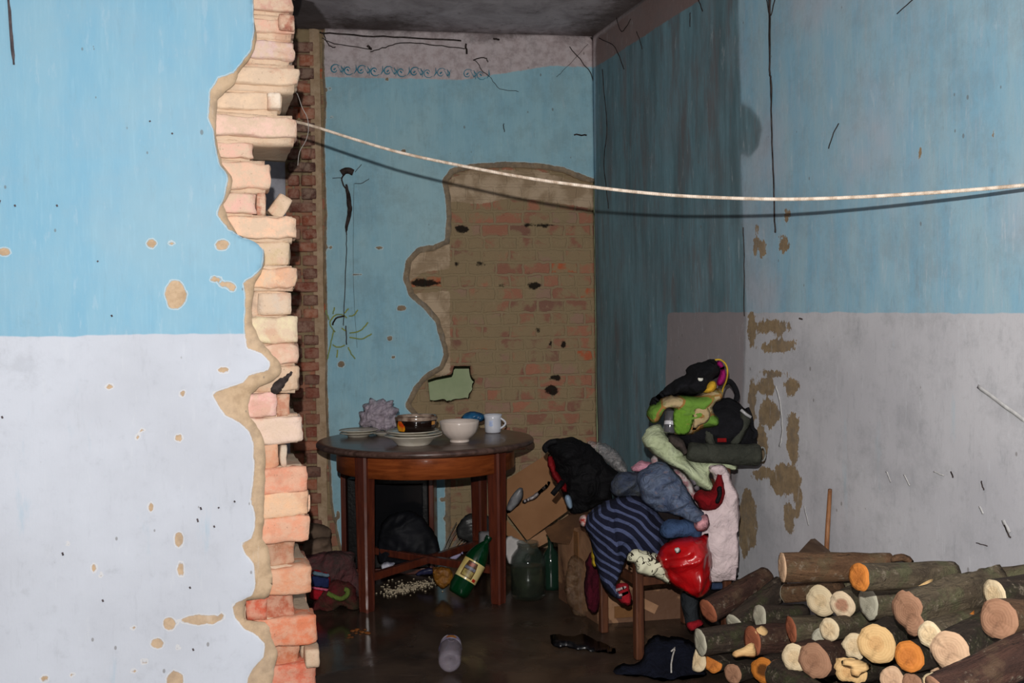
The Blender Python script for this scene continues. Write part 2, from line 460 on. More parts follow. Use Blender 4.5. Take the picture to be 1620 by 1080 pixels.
def floor_mat():
    m = NT('wet_dirty_floor', 0.4, 0.5)
    ob = m.coord('Object'); n = m.noise(ob, 4.5, 7, 0.65); n2 = m.noise(ob, 40, 5, 0.7); p = m.noise(ob, 1.7, 4, 0.6, 0.5)
    c = m.mix(m.step(n, 0.3, 0.7), lin((66, 54, 44)), lin((40, 32, 27)))
    c = m.mix(m.math('MULTIPLY', m.step(n2, 0.6, 0.75), 0.5), c, lin((92, 76, 62)))
    c = m.mix(m.math('MULTIPLY', m.step(m.noise(m.coord('Object', (1, 6, 1)), 9, 4), 0.6, 0.7), 0.3), c, lin((110, 95, 80)))
    m.col(c)
    r = m.mix(m.step(p, 0.42, 0.6), (0.10, 0.10, 0.10, 1), (0.42, 0.42, 0.42, 1)); m.rough(r)
    m.bump(m.math('ADD', n, m.math('MULTIPLY', n2, 0.25)), 0.22, 0.006); return m.m
def ceiling_mat():
    m = NT('sooty_ceiling', 0.9, 0.1)
    ob = m.coord('Object'); n = m.noise(ob, 3.2, 6, 0.65, 0.5); n2 = m.noise(ob, 15, 5, 0.7)
    c = m.mix(m.step(n, 0.35, 0.65), lin((186, 176, 180)), lin((150, 140, 143)))
    c = m.mix(m.math('MULTIPLY', m.step(n2, 0.55, 0.75), 0.5), c, lin((80, 70, 68)))
    st = m.step(m.math('ADD', m.attr('stain_dark'), m.math('MULTIPLY', m.math('SUBTRACT', n2, 0.5), 0.3)), -0.05, 0.2)
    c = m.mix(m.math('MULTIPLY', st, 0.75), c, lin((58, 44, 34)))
    m.col(c); m.bump(m.math('ADD', n, n2), 0.35, 0.01); return m.m
def wood(name, c1, c2, rough=0.4, axis=(1, 1, 12), scale=3):
    m = NT(name, rough, 0.4)
    v = m.coord('Object', axis); n = m.noise(v, scale, 6, 0.65, 0.6); n2 = m.noise(m.coord('Object'), 6, 5, 0.7)
    c = m.mix(m.step(n, 0.35, 0.65), lin(c1), lin(c2))
    c = m.mix(m.math('MULTIPLY', m.step(n2, 0.55, 0.7), 0.3), c, lin(tuple(int(x * 0.6) for x in c2)))
    m.col(c); m.bump(n, 0.12, 0.002); m.b.inputs['Coat Weight'].default_value = 0.15; return m.m
def bark(name, c1, c2, c3):
    m = NT(name, 0.85, 0.25)
    v = m.coord('Object', (2.2, 9, 9)); ob = m.coord('Object')
    n = m.noise(v, 3.5, 7, 0.7, 0.8); n2 = m.noise(ob, 26, 5, 0.7); n3 = m.noise(ob, 11, 5, 0.6)
    c = m.mix(m.step(n, 0.32, 0.66), lin(c1), lin(c2))
    c = m.mix(m.math('MULTIPLY', m.step(n3, 0.55, 0.68), 0.8), c, lin(c3))
    c = m.mix(m.math('MULTIPLY', m.step(n2, 0.58, 0.66), 0.55), c, lin((150, 138, 120)))
    c = m.mix(m.math('MULTIPLY', m.step(m.noise(m.coord('Object', (3, 14, 14)), 4, 8, 0.75), 0.46, 0.36), 0.6), c, lin((38, 30, 25)))
    c = m.mix(m.math('MULTIPLY', m.step(n2, 0.36, 0.28), 0.7), c, lin((30, 24, 20)))
    m.col(c); m.bump(m.math('ADD', n, m.math('MULTIPLY', n2, 0.8)), 1.0, 0.014); return m.m
def cutwood(name, c1, c2, c3, ctr=0.0):
    m = NT(name, 0.75, 0.2)
    ob = m.coord('Object'); x, y, z = m.sep(ob)
    nz = m.noise(ob, 22, 3); r = m.math('SQRT', m.math('ADD', m.math('MULTIPLY', y, y), m.math('MULTIPLY', z, z)))
    r2 = m.math('ADD', r, m.math('MULTIPLY', m.math('SUBTRACT', nz, 0.5), 0.02))
    rings = m.math('SINE', m.math('MULTIPLY', r2, 900))
    c = m.mix(m.math('MULTIPLY', m.step(rings, -0.2, 1), 0.22), lin(c1), lin(c2))
    c = m.mix(m.math('MULTIPLY', m.step(r2, 0.028, 0.016), 0.8 if ctr else 0.35), c, lin(c3))
    c = m.mix(m.math('MULTIPLY', m.step(m.noise(ob, 30, 6, .75), 0.5, 0.72), 0.55), c, lin(tuple(int(q * .65) for q in c2)))
    m.col(c); m.bump(m.math('ADD', m.noise(m.coord('Object', (1, 1, 5)), 60, 3), m.math('MULTIPLY', rings, 0.2)), 0.3, 0.003); return m.m
def glossy(name, c, rough=0.1, spec=0.5, noise=0.0, c2=None, alpha=None, trans=0.0, ior=1.45):
    m = NT(name, rough, spec)
    if c2: m.col(m.mix(m.step(m.noise(m.coord('Object'), 16, 4), 0.4, 0.6), lin(c), lin(c2)))
    else: m.col(lin(c))
    m.b.inputs['Transmission Weight'].default_value = trans; m.b.inputs['IOR'].default_value = ior
    if alpha is not None: m.b.inputs['Alpha'].default_value = alpha
    if noise: m.bump(m.noise(m.coord('Object'), noise, 4), 0.5, 0.01)
    return m.m

M_PART = wall_paint('flaking_blue_and_white_paint', 'partition')
M_BACK = wall_paint('faded_blue_paint', 'back')
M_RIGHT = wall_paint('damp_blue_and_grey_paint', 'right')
M_REND = render_coat(); M_BRICK = brick_mat(); M_MAS = masonry_back(); M_FLOOR = floor_mat(); M_CEIL = ceiling_mat()
M_SOOT = simple('black_soot', (44, 38, 36), (70, 62, 60), 0.95, 0.05, 30, 0.4)

# ------------------------------------------------------------------ floor, ceiling
def plane_attr(name, x0, x1, y0, y1, z, mat, cell, attrf=None, thick=-0.1):
    P, Q, rim, rv = grid(None, x0, x1, y0, y1, cell)
    V = np.concatenate([P, np.full((len(P), 1), z)], 1)
    o = obj(name, V, Q, mat, base=(0, 0, 0), attrs=(attrf(P) if attrf else None))
    md = o.modifiers.new('thickness', 'SOLIDIFY'); md.thickness = abs(thick); md.offset = 1 if thick > 0 else -1
    tag(o, kind='structure'); return o
fl = plane_attr('floor', -4.0, 3.2, -1.5, 7.5, 0.0, M_FLOOR, 0.25)
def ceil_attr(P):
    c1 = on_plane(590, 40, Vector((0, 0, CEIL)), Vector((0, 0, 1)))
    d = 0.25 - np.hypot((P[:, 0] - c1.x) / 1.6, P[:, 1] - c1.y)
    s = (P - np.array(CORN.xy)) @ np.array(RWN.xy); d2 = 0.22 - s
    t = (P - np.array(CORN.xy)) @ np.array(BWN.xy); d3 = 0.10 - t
    d4 = np.where(P[:, 0] < -1.0 + 0.05 * (P[:, 1] - 5), 0.3, -1)  # ceiling left of this line takes one even dark tone
    return {'stain_dark': np.maximum(np.maximum(d, d2), np.maximum(d3, d4)) * 1.0}
ce = plane_attr('ceiling', -4.0, 3.2, -1.5, 7.5, CEIL, M_CEIL, 0.04, ceil_attr, 0.1)
ce.modifiers['thickness'].offset = 1

# ------------------------------------------------------------------ right wall
def P3(org, d, s, z, n=None, off=0.0):
    s = np.asarray(s); z = np.asarray(z)
    V = np.zeros((len(s), 3)); V[:, 0] = org.x + d.x * s; V[:, 1] = org.y + d.y * s; V[:, 2] = z
    if n is not None:
        V[:, 0] += n.x * off; V[:, 1] += n.y * off
    return V
R = lambda L: [sz_right(*p) for p in L]
dado_r = R([(1052, 620), (1056, 494), (1300, 494), (1640, 496), (1790, 497)]) + [(5.9, 1.33), (5.9, -0.2)] + R([(1040, 1240), (1030, 900), (1046, 760)])
bare_px = [ell(1225, 516, 38, 11, 10), ell(1232, 548, 32, 12, 10), ell(1190, 520, 7, 30), ell(1212, 612, 16, 14), ell(1254, 612, 12, 16),
           ell(1216, 655, 17, 24), ell(1256, 690, 10, 46), ell(1208, 748, 20, 9), ell(1242, 760, 28, 24), ell(1182, 825, 15, 54), ell(1205, 700, 10, 30),
           ell(1240, 385, 9, 16), ell(1197, 385, 5, 26), ell(1206, 395, 5, 14), ell(1250, 820, 10, 24), ell(1190, 640, 6, 50), ell(1245, 340, 4, 10), ell(1262, 780, 6, 36), ell(1222, 590, 30, 5)]
bare_r = [R(e) for e in bare_px] + [R(ell(x, y, a, b, 8)) for x, y, a, b in [(1452, 240, 3, 7), (1419, 243, 3, 4), (1423, 75, 2, 4), (1568, 211, 3, 2)]]
soot_shade_r = R([(943, 60), (1030, -10), (1060, -60), (1166, -60), (1168, 0), (1170, 100), (1173, 165), (1188, 172), (1201, 186), (1205, 205), (1200, 232), (1186, 248), (1172, 242), (1174, 300), (1177, 400), (1180, 500), (1178, 570), (1172, 700), (1160, 800), (1150, 960), (1000, 960), (943, 900)])  # outline of the streaked patch that also carries painted shade
PR, QR, _, _ = grid(None, 0.0, 5.9, 0.0, CEIL, 0.02)
frz = R([(943, 110), (1005, 73), (1093, 9)])
zf = 2.745
at_r = {'dado': sdf(PR, dado_r), 'bare': union(PR, bare_r), 'soot': sdf(PR, soot_shade_r), 'frieze': np.where(PR[:, 0] < 1.75, PR[:, 1] - zf, -1.0)}
V = P3(CORN, RWD, PR[:, 0], PR[:, 1])
disp = 0.006 * fbm(PR[:, 0] * 2.2, PR[:, 1] * 1.6, 5, 4)
V[:, 0] += RWN.x * disp; V[:, 1] += RWN.y * disp
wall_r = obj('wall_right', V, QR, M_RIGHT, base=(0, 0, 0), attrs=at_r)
md = wall_r.modifiers.new('thickness', 'SOLIDIFY'); md.thickness = 0.12; md.offset = -1
tag(wall_r, kind='structure')

# ------------------------------------------------------------------ back wall
B = lambda L: [sz_back(*p) for p in L]
hole = B([(677, 601), (690, 597), (716, 592), (718, 579), (746, 579), (747, 596), (753, 601), (750, 613), (744, 632), (722, 634), (711, 640), (681, 637)])
patch = B([(960, 296), (943, 292), (925, 286), (890, 273), (850, 266), (800, 264), (745, 268), (718, 274), (708, 288), (713, 310), (715, 340), (712, 385), (690, 395), (665, 399), (651, 414), (646, 440), (655, 464), (676, 482), (696, 505), (706, 540), (711, 562), (702, 584), (678, 598), (662, 616), (650, 640), (668, 662), (700, 690), (712, 720), (714, 900), (714, 1000), (960, 1000)])
patch_paint = patch
def f_mas(P): return -sdf(P, hole)
X0B = -3.2
Pm, Qm, rm, rvm = grid(f_mas, X0B, 0.0, 0.0, CEIL, 0.0125)
beige_m = B([(960, 296), (925, 290), (850, 268), (745, 268), (700, 288), (712, 318), (760, 322), (810, 312), (870, 318), (943, 330), (960, 330)])
beige2 = B([(690, 390), (712, 385), (712, 425), (670, 430), (640, 450), (640, 400)])
beige3 = B([(640, 465), (712, 460), (713, 590), (690, 600), (690, 500)])
burnt = [B(ell(x, y, a, b, 8)) for x, y, a, b in [(862, 356, 16, 3), (835, 355, 9, 3), (762, 417, 8, 3), (723, 418, 4, 5), (892, 545, 4, 6), (873, 617, 12, 8), (880, 598, 10, 5), (846, 452, 12, 6), (795, 451, 5, 3), (852, 522, 4, 4), (732, 362, 14, 6), (872, 545, 2, 5), (672, 447, 24, 7)]]
V = P3(CORN, BWD, Pm[:, 0], Pm[:, 1])
dsp = 0.006 * fbm(Pm[:, 0] * 14, Pm[:, 1] * 14, 2, 4)
off = 0.022 - dsp
V[:, 0] -= BWN.x * off; V[:, 1] -= BWN.y * off
# the wall to the left of the torn-out side wall carries old pale paint
wall_b = obj('wall_back', V, Qm, M_MAS, base=(0, 0, 0), uvs=Pm, attrs={'render': np.maximum(union(Pm, [beige_m, beige2, beige3]), 0), 'burnt': union(Pm, burnt)}) if False else \
    obj('wall_back', V, Qm, M_MAS, base=(0, 0, 0), uvs=Pm, attrs={'render': union(Pm, [beige_m, beige2, beige3]), 'burnt': union(Pm, burnt)})
md = wall_b.modifiers.new('thickness', 'SOLIDIFY'); md.thickness = 0.12; md.offset = -1
tag(wall_b, kind='structure')
# plaster skin
sl = sz_back(512, 300)[0]
edge_l = B([(511, 20), (509, 100), (513, 160), (510, 230), (512, 300), (514, 340), (512, 400), (514, 470), (515, 540), (514, 600), (517, 680), (520, 740), (523, 800), (533, 850), (540, 880), (546, 960)])
plast_poly = edge_l + [(0.02, -0.05), (0.02, CEIL + 0.05)]
def f_pl(P):
    j = 0.006 * fbm(P[:, 0] * 30, P[:, 1] * 30, 9, 3)
    return np.minimum(sdf(P, plast_poly), -sdf(P, patch)) + j
Pp, Qp, rp, rvp = grid(f_pl, edge_l[0][0] - 0.08, 0.0, 0.0, CEIL, 0.0125)
chips_b = [B(ell(x, y, a, b, 8)) for x, y, a, b in [(522, 141, 4, 2), (612, 125, 3, 3), (638, 240, 5, 4), (635, 487, 8, 5), (617, 535, 5, 4), (540, 576, 6, 6), (523, 391, 3, 3), (600, 392, 7, 2), (565, 434, 8, 1), (525, 185, 2, 2), (700, 790, 5, 4), (535, 815, 3, 8), (528, 845, 3, 5), (706, 820, 6, 4), (622, 565, 3, 3)]]
band = -np.minimum(np.minimum(sdf(Pp, plast_poly) - 0.012, 10), np.where(sdf(Pp, patch) > -0.4, -sdf(Pp, patch) - 0.030, 10))
V = P3(CORN, BWD, Pp[:, 0], Pp[:, 1])
o_ = 0.004 * fbm(Pp[:, 0] * 3, Pp[:, 1] * 3, 12, 3)
V[:, 0] += BWN.x * o_; V[:, 1] += BWN.y * o_
fz = Pp[:, 1] - (2.665 + 0.09 * np.clip((Pp[:, 0] + 0.75) / 0.5, 0, 1))
plas = obj('plaster', V, Qp, [M_BACK, M_REND], parent=wall_b, attrs={'dado': np.full(len(Pp), -1.0), 'frieze': fz, 'bare': np.maximum(union(Pp, chips_b), band)})
md = plas.modifiers.new('thickness', 'SOLIDIFY'); md.thickness = 0.02; md.offset = -1; md.material_offset_rim = 1; md.material_offset = 1
# toothed scar of the torn-out side wall: header ends left in the back wall
rng = random.Random(4)
mb = MB(); MB_rot = np.array([[BWD.x, -BWN.x, 0], [BWD.y, -BWN.y, 0], [0, 0, 1]])
sL = sz_back(458, 500)[0]; sR = sz_back(511, 500)[0]
z = 0.02; row = 0
reds = [(150, 84, 64), (132, 70, 56), (116, 72, 62), (96, 62, 56), (164, 98, 74), (142, 92, 74)]
while z < CEIL - 0.09:
    h = 0.062
    W = sR - sL
    segs = [(0.02, 0.36), (0.42, 0.86)] if row % 3 != 2 else [(0.05, 0.86)]
    for a, b in segs:
        rec = rng.choice([0.0, 0.0, -0.02, 0.012]) if row % 2 else rng.choice([0.0, 0.01])
        s0 = sL + a * W; s1 = sL + b * W
        c = CORN + BWD * ((s0 + s1) / 2) + BWN * (rec - 0.02) + Vector((0, 0, z + h / 2))
        V_, F_ = rough_box(c, (s1 - s0, 0.06, h - rng.uniform(0, 0.012)), MB_rot, 0.003, 4, row * 7 + int(a * 9))
        mb.add(V_, F_, lin(rng.choice(reds))[:3])
    z += 0.073; row += 1
mb.obj('brick_scar', brick_mat('dark_red_brick', 0.35), wall_b)
Vm, Fm = rough_box(CORN + BWD * (sR - 0.02) + BWN * (-0.012) + Vector((0, 0, CEIL / 2)), (0.055, 0.03, CEIL - 0.01), MB_rot, 0.006, 24, 91, 0.004)
MB().add(Vm, Fm).obj('mortar_edge', M_REND, wall_b)
# old paint on the wall left of the scar
Pg, Qg, _, _ = grid(None, X0B, sL - 0.01, 0.0, CEIL, 0.05)
Vg = P3(CORN, BWD, Pg[:, 0], Pg[:, 1])
g_ = obj('pale_plaster', Vg, Qg, simple('pale_grey_plaster', (176, 176, 184), (142, 140, 148), 0.9, 0.1, 4, 0.3), parent=wall_b)
md = g_.modifiers.new('thickness', 'SOLIDIFY'); md.thickness = 0.02; md.offset = -1

def ribbon(mb, pts, w, org, d, n, off=0.003, thick=0.002, col=None, m=0, wk=1.0):
    """thin raised stroke on a wall; pts in (s,z), w list or number"""
    N = len(pts)
    if not hasattr(w, '__len__'): w = [w] * N
    V = []; Fc = []
    for i, (s, z) in enumerate(pts):
        a = np.array(pts[max(i - 1, 0)]); b = np.array(pts[min(i + 1, N - 1)]); t = b - a; L = np.hypot(*t) + 1e-9
        nx, nz = -t[1] / L * wk, t[0] / L * wk
        for sg in (-1, 1):
            for o2 in (off, off + thick):
                p = org + d * (s + sg * nx * w[i] / 2) + n * o2; V.append((p.x, p.y, z + sg * nz * w[i] / 2))
    for i in range(N - 1):
        a = i * 4; b = a + 4
        Fc += [(a + 1, a + 3, b + 3, b + 1), (a, a + 1, b + 1, b), (a + 3, a + 2, b + 2, b + 3), (a + 2, a, b, b + 2)]
    Fc += [(0, 2, 3, 1), (N * 4 - 4, N * 4 - 3, N * 4 - 1, N * 4 - 2)]
    mb.add(V, Fc, col, m)
def wob(pts, amp, seed, n=5):
    pts = smooth_poly(pts, n, False); r = random.Random(seed)
    return [(p[0] + r.uniform(-amp, amp), p[1] + r.uniform(-amp, amp)) for p in pts]
# stencilled scroll border
mb = MB()
for k in range(12):
    cx = 530 + k * 21; cy = 110 + 0.036 * (cx - 530)
    up = 1 if k % 2 else -1
    if k > 7 and k % 3 == 0: continue
    sw = 0.005 if k < 7 else 0.0035
    spiral = [(cx + (9 - 6 * t) * math.cos(math.pi * (0.2 + 1.7 * t)), cy + up * (9 - 6 * t) * math.sin(math.pi * (0.2 + 1.7 * t))) for t in [i / 9 for i in range(10)]]
    ribbon(mb, B(spiral), [sw * (0.5 + 1.0 * math.sin(math.pi * i / 9)) for i in range(10)], CORN, BWD, BWN)
    lf = [(cx + 9, cy + up * 6), (cx + 13, cy), (cx + 12, cy - up * 8)]
    ribbon(mb, B(lf), [0.002, 0.008, 0.002], CORN, BWD, BWN)
    ribbon(mb, B([(cx - 2, cy - up * 1), (cx + 1, cy + up * 2)]), [0.009, 0.006], CORN, BWD, BWN)
    if k % 2 == 0:
        for q in (-1, 0, 1):
            ribbon(mb, B([(cx + 10, cy + 5), (cx + 10 + q * 6, cy - 6)]), [0.004, 0.0015], CORN, BWD, BWN)
mb.obj('painted_border', simple('faded_blue_stencil', (62, 128, 152), (84, 144, 164), 0.85, 0.1, 30, 0), wall_b)
# yellow scribbled sun
mb = MB()
sun = [[(530, 525), (522, 512), (528, 500), (540, 497), (549, 503)], [(528, 522), (523, 545), (518, 568)], [(526, 545), (534, 549), (546, 546)],
       [(521, 506), (515, 490)], [(527, 497), (529, 486)], [(545, 495), (551, 488)], [(552, 500), (560, 498), (566, 490)], [(553, 527), (570, 523), (582, 510)],
       [(553, 533), (572, 536), (588, 528)], [(551, 549), (556, 560), (562, 567)], [(534, 553), (533, 565)], [(548, 524), (541, 519)]]
for i, s in enumerate(sun): ribbon(mb, B(wob(s, 0.4, i)), 0.0075, CORN, BWD, BWN)
mb.obj('yellow_scribble', simple('yellow_chalk', (150, 158, 84), (128, 148, 110), 0.9, 0.05, 40, 0), wall_b)
# sooty cobweb strands hanging on the back wall
mb = MB()
ribbon(mb, B(wob([(540, 274), (545, 271), (551, 270), (559, 273)], 0.4, 3, 3)), 0.035, CORN, BWD, BWN, 0.002, 0.004)
ribbon(mb, B(wob([(546, 275), (541, 282), (543, 293), (549, 300)], 0.4, 3, 3)), 0.008, CORN, BWD, BWN, 0.002, 0.004)
ribbon(mb, B(wob([(548, 292), (552, 318), (553, 335), (548, 360), (548, 372)], 0.5, 4, 5)), [0.01, .014, .018, .022, .024, .026, .026, .026, .026, .026, .024, .022, .022, .02, .018, .016, .012, .008, .006, .006, .005], CORN, BWD, BWN, 0.002, 0.006)
ribbon(mb, B(wob([(548, 372), (548, 400), (546, 450), (544, 500), (543, 515)], 0.4, 5)), 0.0045, CORN, BWD, BWN, 0.002, 0.004)
ribbon(mb, B(wob([(526, 514), (532, 503), (545, 500)], 0.5, 6)), 0.009, CORN, BWD, BWN, 0.002, 0.004)
ribbon(mb, B(wob([(547, 515), (548, 530), (548, 545)], 0.3, 6)), 0.006, CORN, BWD, BWN, 0.002, 0.004)
ribbon(mb, B(wob([(560, 290), (559, 400), (560, 470), (565, 550)], 0.2, 6)), 0.0015, CORN, BWD, BWN, 0.002, 0.002)
for s in ([(561, 290), (572, 290), (584, 283)], [(562, 272), (572, 260)], [(541, 281), (526, 282)]):
    ribbon(mb, B(wob(s, 0.3, 8)), 0.003, CORN, BWD, BWN, 0.002, 0.002)
for i, (s, w) in enumerate([([(585, 82), (610, 75), (640, 68), (690, 72), (735, 78)], .007), ([(510, 60), (530, 70), (585, 78)], .006), ([(505, 52), (560, 56), (640, 60), (730, 64)], .012), ([(748, 95), (756, 100), (762, 112), (775, 122)], .005),
              ([(748, 95), (765, 91), (772, 98)], .008), ([(908, 213), (928, 214)], .012), ([(737, 70), (738, 85)], .016), ([(943, 140), (930, 110), (900, 75)], .006), ([(935, 60), (948, 90), (943, 140)], .012), ([(880, 122), (895, 108), (930, 70)], .003),
              ([(797, 196), (797, 208)], .006), ([(582, 73), (588, 78)], .02), ([(512, 52), (520, 72), (530, 75)], .008), ([(775, 122), (790, 140), (820, 145)], .003), ([(780, 61), (790, 64)], .014)]):
    ribbon(mb, B(wob(s, 0.9, i + 20)), w, CORN, BWD, BWN, 0.003, 0.004, wk=0.65)
mb.obj('cobweb_strand', M_SOOT, wall_b)

# strands and marks on the right wall
mb = MB()
ribbon(mb, R(wob([(1221, -20), (1221, 30), (1221, 110), (1223, 130), (1224, 200), (1227, 280), (1229, 350), (1230, 368)], 0.4, 6, 6)), [0.02] * 4 + [.012] * 6 + [.008] * 8 + [.012] * 3 + [.006] * 18 + [.008] * 3 + [.003], CORN, RWD, RWN, 0.008, 0.004, wk=0.8)
for i, (s, w) in enumerate([([(1216, 0), (1221, 30)], .006), ([(1229, 0), (1222, 25)], .006), ([(1178, 360), (1180, 420), (1180, 500)], .005), ([(1330, 195), (1322, 210), (1314, 235)], .004), ([(1447, 0), (1422, 22)], .003),
              ([(1108, 0), (1114, 18)], .006), ([(1094, 20), (1094, 42)], .004), ([(1010, 50), (1018, 78)], .004), ([(955, 110), (962, 200), (958, 260), (965, 330)], .008), ([(975, 20), (985, 50), (1000, 30)], .005),
              ([(1508, 745), (1511, 755)], .005), ([(1548, 858), (1566, 863)], .003), ([(1592, 830), (1602, 850)], .006), ([(1560, 775), (1556, 760)], .004), ([(950, 60), (975, 75), (990, 110)], .006)]):
    ribbon(mb, R(wob(s, 0.6, i + 50)), w, CORN, RWD, RWN, 0.007, 0.003, wk=0.6)
mb.obj('cobweb_strand', M_SOOT, wall_r)
mb = MB()
for i, (s, w) in enumerate([([(1229, 610), (1237, 640), (1240, 680), (1236, 706)], .010), ([(1550, 610), (1590, 640), (1625, 665)], .012), ([(1405, 745), (1412, 762)], .006), ([(1433, 750), (1442, 768)], .006), ([(1590, 822), (1600, 842)], .014), ([(1553, 800), (1558, 812)], .008), ([(1480, 745), (1496, 752)], .004), ([(1275, 800), (1282, 830)], .007)]):
    ribbon(mb, R(wob(s, 0.5, i + 70)), w, CORN, RWD, RWN, 0.007, 0.001)
mb.obj('scratch_mark', simple('white_scratches', (196, 196, 194), (176, 176, 176), 0.9, 0.05, 40, 0), wall_r)
p = on_plane(1270, 505, CORN, RWN); q = p + RWN * 0.05 + Vector((0.03, 0, 0.004))
Vn, Fn = tube([p, q], 0.003); o = obj('nail', Vn, Fn, simple('rusty_nail', (60, 44, 36)), base=p)
tag(o, 'rusty nail sticking out of the right wall at the edge of the stripped plaster', 'nail')

# room seen through the hole
V, Fc = box(CORN + BWD * -0.75 + BWN * -0.62 + Vector((0, 0, 1.2)), (2.2, 0.1, 2.4), Matrix(MB_rot.tolist()))
o = obj('wall_beyond', V, Fc, simple('olive_green_wall', (196, 208, 168), (178, 194, 152), 0.9, 0.1, 5, 0.2), smooth=False); tag(o, kind='structure')

# ------------------------------------------------------------------ broken partition
A = lambda L: [sz_part(*p) for p in L]
ROWS = [  # y0, y1, xl, xr, colour, recess
 (-62, -22, 380, 462, (205, 168, 146), 0), (-20, 20, 385, 465, (196, 160, 140), 0), (21, 54, 392, 468, (218, 178, 156), 0), (56, 95, 398, 466, (222, 196, 172), 0),
 (97, 136, 362, 473, (222, 194, 170), 0), (138, 175, 340, 447, (216, 192, 166), 0.004), (177, 219, 336, 472, (224, 196, 172), 0), (221, 251, 340, 402, (216, 190, 166), 0.004),
 (253, 300, 362, 428, (224, 190, 166), 0), (303, 339, 342, 406, (220, 190, 166), 0), (340, 378, 366, 470, (226, 188, 166), 0), (380, 420, 402, 463, (196, 172, 148), 0.02),
 (422, 457, 383, 470, (228, 186, 162), 0), (459, 500, 398, 463, (186, 166, 146), 0.03), (502, 543, 398, 473, (220, 196, 172), 0), (545, 577, 425, 473, (224, 178, 156), 0),
 (578, 620, 428, 476, (200, 168, 148), 0.01), (622, 660, 390, 437, (226, 188, 168), 0), (662, 702, 405, 480, (228, 196, 176), 0), (704, 742, 418, 444, (214, 150, 122), 0.01),
 (744, 780, 419, 487, (228, 158, 124), 0), (783, 818, 419, 490, (226, 176, 150), 0), (823, 858, 415, 491, (230, 166, 132), 0), (861, 898, 428, 471, (168, 100, 78), 0.03),
 (903, 940, 431, 494, (220, 142, 108), 0), (944, 981, 432, 470, (170, 104, 80), 0.03), (985, 1020, 426, 502, (214, 124, 94), 0), (1024, 1056, 438, 478, (180, 112, 86), 0.03),
 (1060, 1097, 428, 501, (206, 120, 90), 0), (1100, 1138, 425, 495, (190, 114, 88), 0), (1141, 1176, 430, 500, (190, 110, 84), 0.01)]
EXTRA = [(146, 173, 422, 444, (230, 214, 196), -0.012, .05), (303, 340, 406, 422, (172, 112, 92), 0.012, .10), (624, 660, 437, 460, (168, 116, 92), 0.025, .12), (944, 980, 389, 424, (196, 96, 72), 0.004, .10),
         (706, 740, 444, 456, (190, 176, 160), 0.02, .10), (786, 815, 488, 494, (222, 178, 150), 0.05, .1), (22, 50, 440, 466, (150, 96, 80), -0.004, .05), (1026, 1052, 482, 506, (196, 170, 144), -0.02, .1), (1028, 1050, 478, 497, (170, 150, 128), 0.05, .16), (462, 498, 408, 462, (204, 186, 168), 0.02, .1)]
PR3 = np.array([[PAD.x, PAN.x, 0], [PAD.y, PAN.y, 0], [0, 0, 1]])
TH = 0.38
mb = MB(); rng = random.Random(11)
cores = []
for i, (y0, y1, xl, xr, c, rec) in enumerate(ROWS):
    s0, z1 = sz_part(xl - 40, (y0)); s1, z0 = sz_part(xr, y1)
    # individual bricks along the toothed end
    s1 -= rec * 0.2
    Ls = s1 - s0
    cut = s1 - rng.uniform(0.12, 0.14) if Ls > 9 else s1 - Ls
    for k, (a, b) in enumerate([(cut, s1), (s0, cut - 0.008)] if cut > s0 + 0.03 else [(s0, s1)]):
        if b - a < 0.02: continue
        j = rng.uniform(-0.004, 0.004)
        cc = [min(255, max(0, int(v + rng.uniform(-10, 10)))) for v in c]
        Vb, Fb = rough_box(PA0 + PAD * ((a + b) / 2) + PAN * (rec + 0.006 + 0.06 + j) + Vector((0, 0, (z0 + z1) / 2)), (b - a, 0.12, (z1 - z0) - 0.003), PR3, 0.009, 9, i * 5 + k, 0.010)
        mb.add(Vb, Fb, lin(cc)[:3])
    # two bricks behind it through the thickness of the wall
    for dd in (0.125, 0.25):
        e = s1 - rng.uniform(0.0, 0.05) - (0.10 if i in (5, 7, 17, 19) else 0)
        Vb, Fb = rough_box(PA0 + PAD * ((s0 + e) / 2) + PAN * (dd + 0.07) + Vector((0, 0, (z0 + z1) / 2)), (e - s0, 0.12, (z1 - z0) - 0.006), PR3, 0.005, 4, i * 5 + 3)
        mb.add(Vb, Fb, lin(rng.choice([(176, 108, 86), (150, 96, 78), (188, 140, 116)]))[:3])
for (y0, y1, xl, xr, c, rec, dep) in EXTRA:
    s0, z1 = sz_part(xl, y0); s1, z0 = sz_part(xr, y1)
    Vb, Fb = rough_box(PA0 + PAD * ((s0 + s1) / 2) + PAN * (rec + dep / 2) + Vector((0, 0, (z0 + z1) / 2)), (s1 - s0, dep, (z1 - z0)), PR3, 0.005, 5, int(y0))
    mb.add(Vb, Fb, lin(c)[:3])
# wedge of mortar by the gap
Vb, Fb = rough_box(PA0 + PAD * (sz_part(446, 320)[0]) + PAN * 0.12 + Vector((0, 0, sz_part(446, 322)[1])), (0.05, 0.12, 0.075), np.array(PR3) @ np.array(Matrix.Rotation(math.radians(35), 3, 'Y')), 0.006, 5, 77)
mb.add(Vb, Fb, lin((196, 172, 146))[:3])
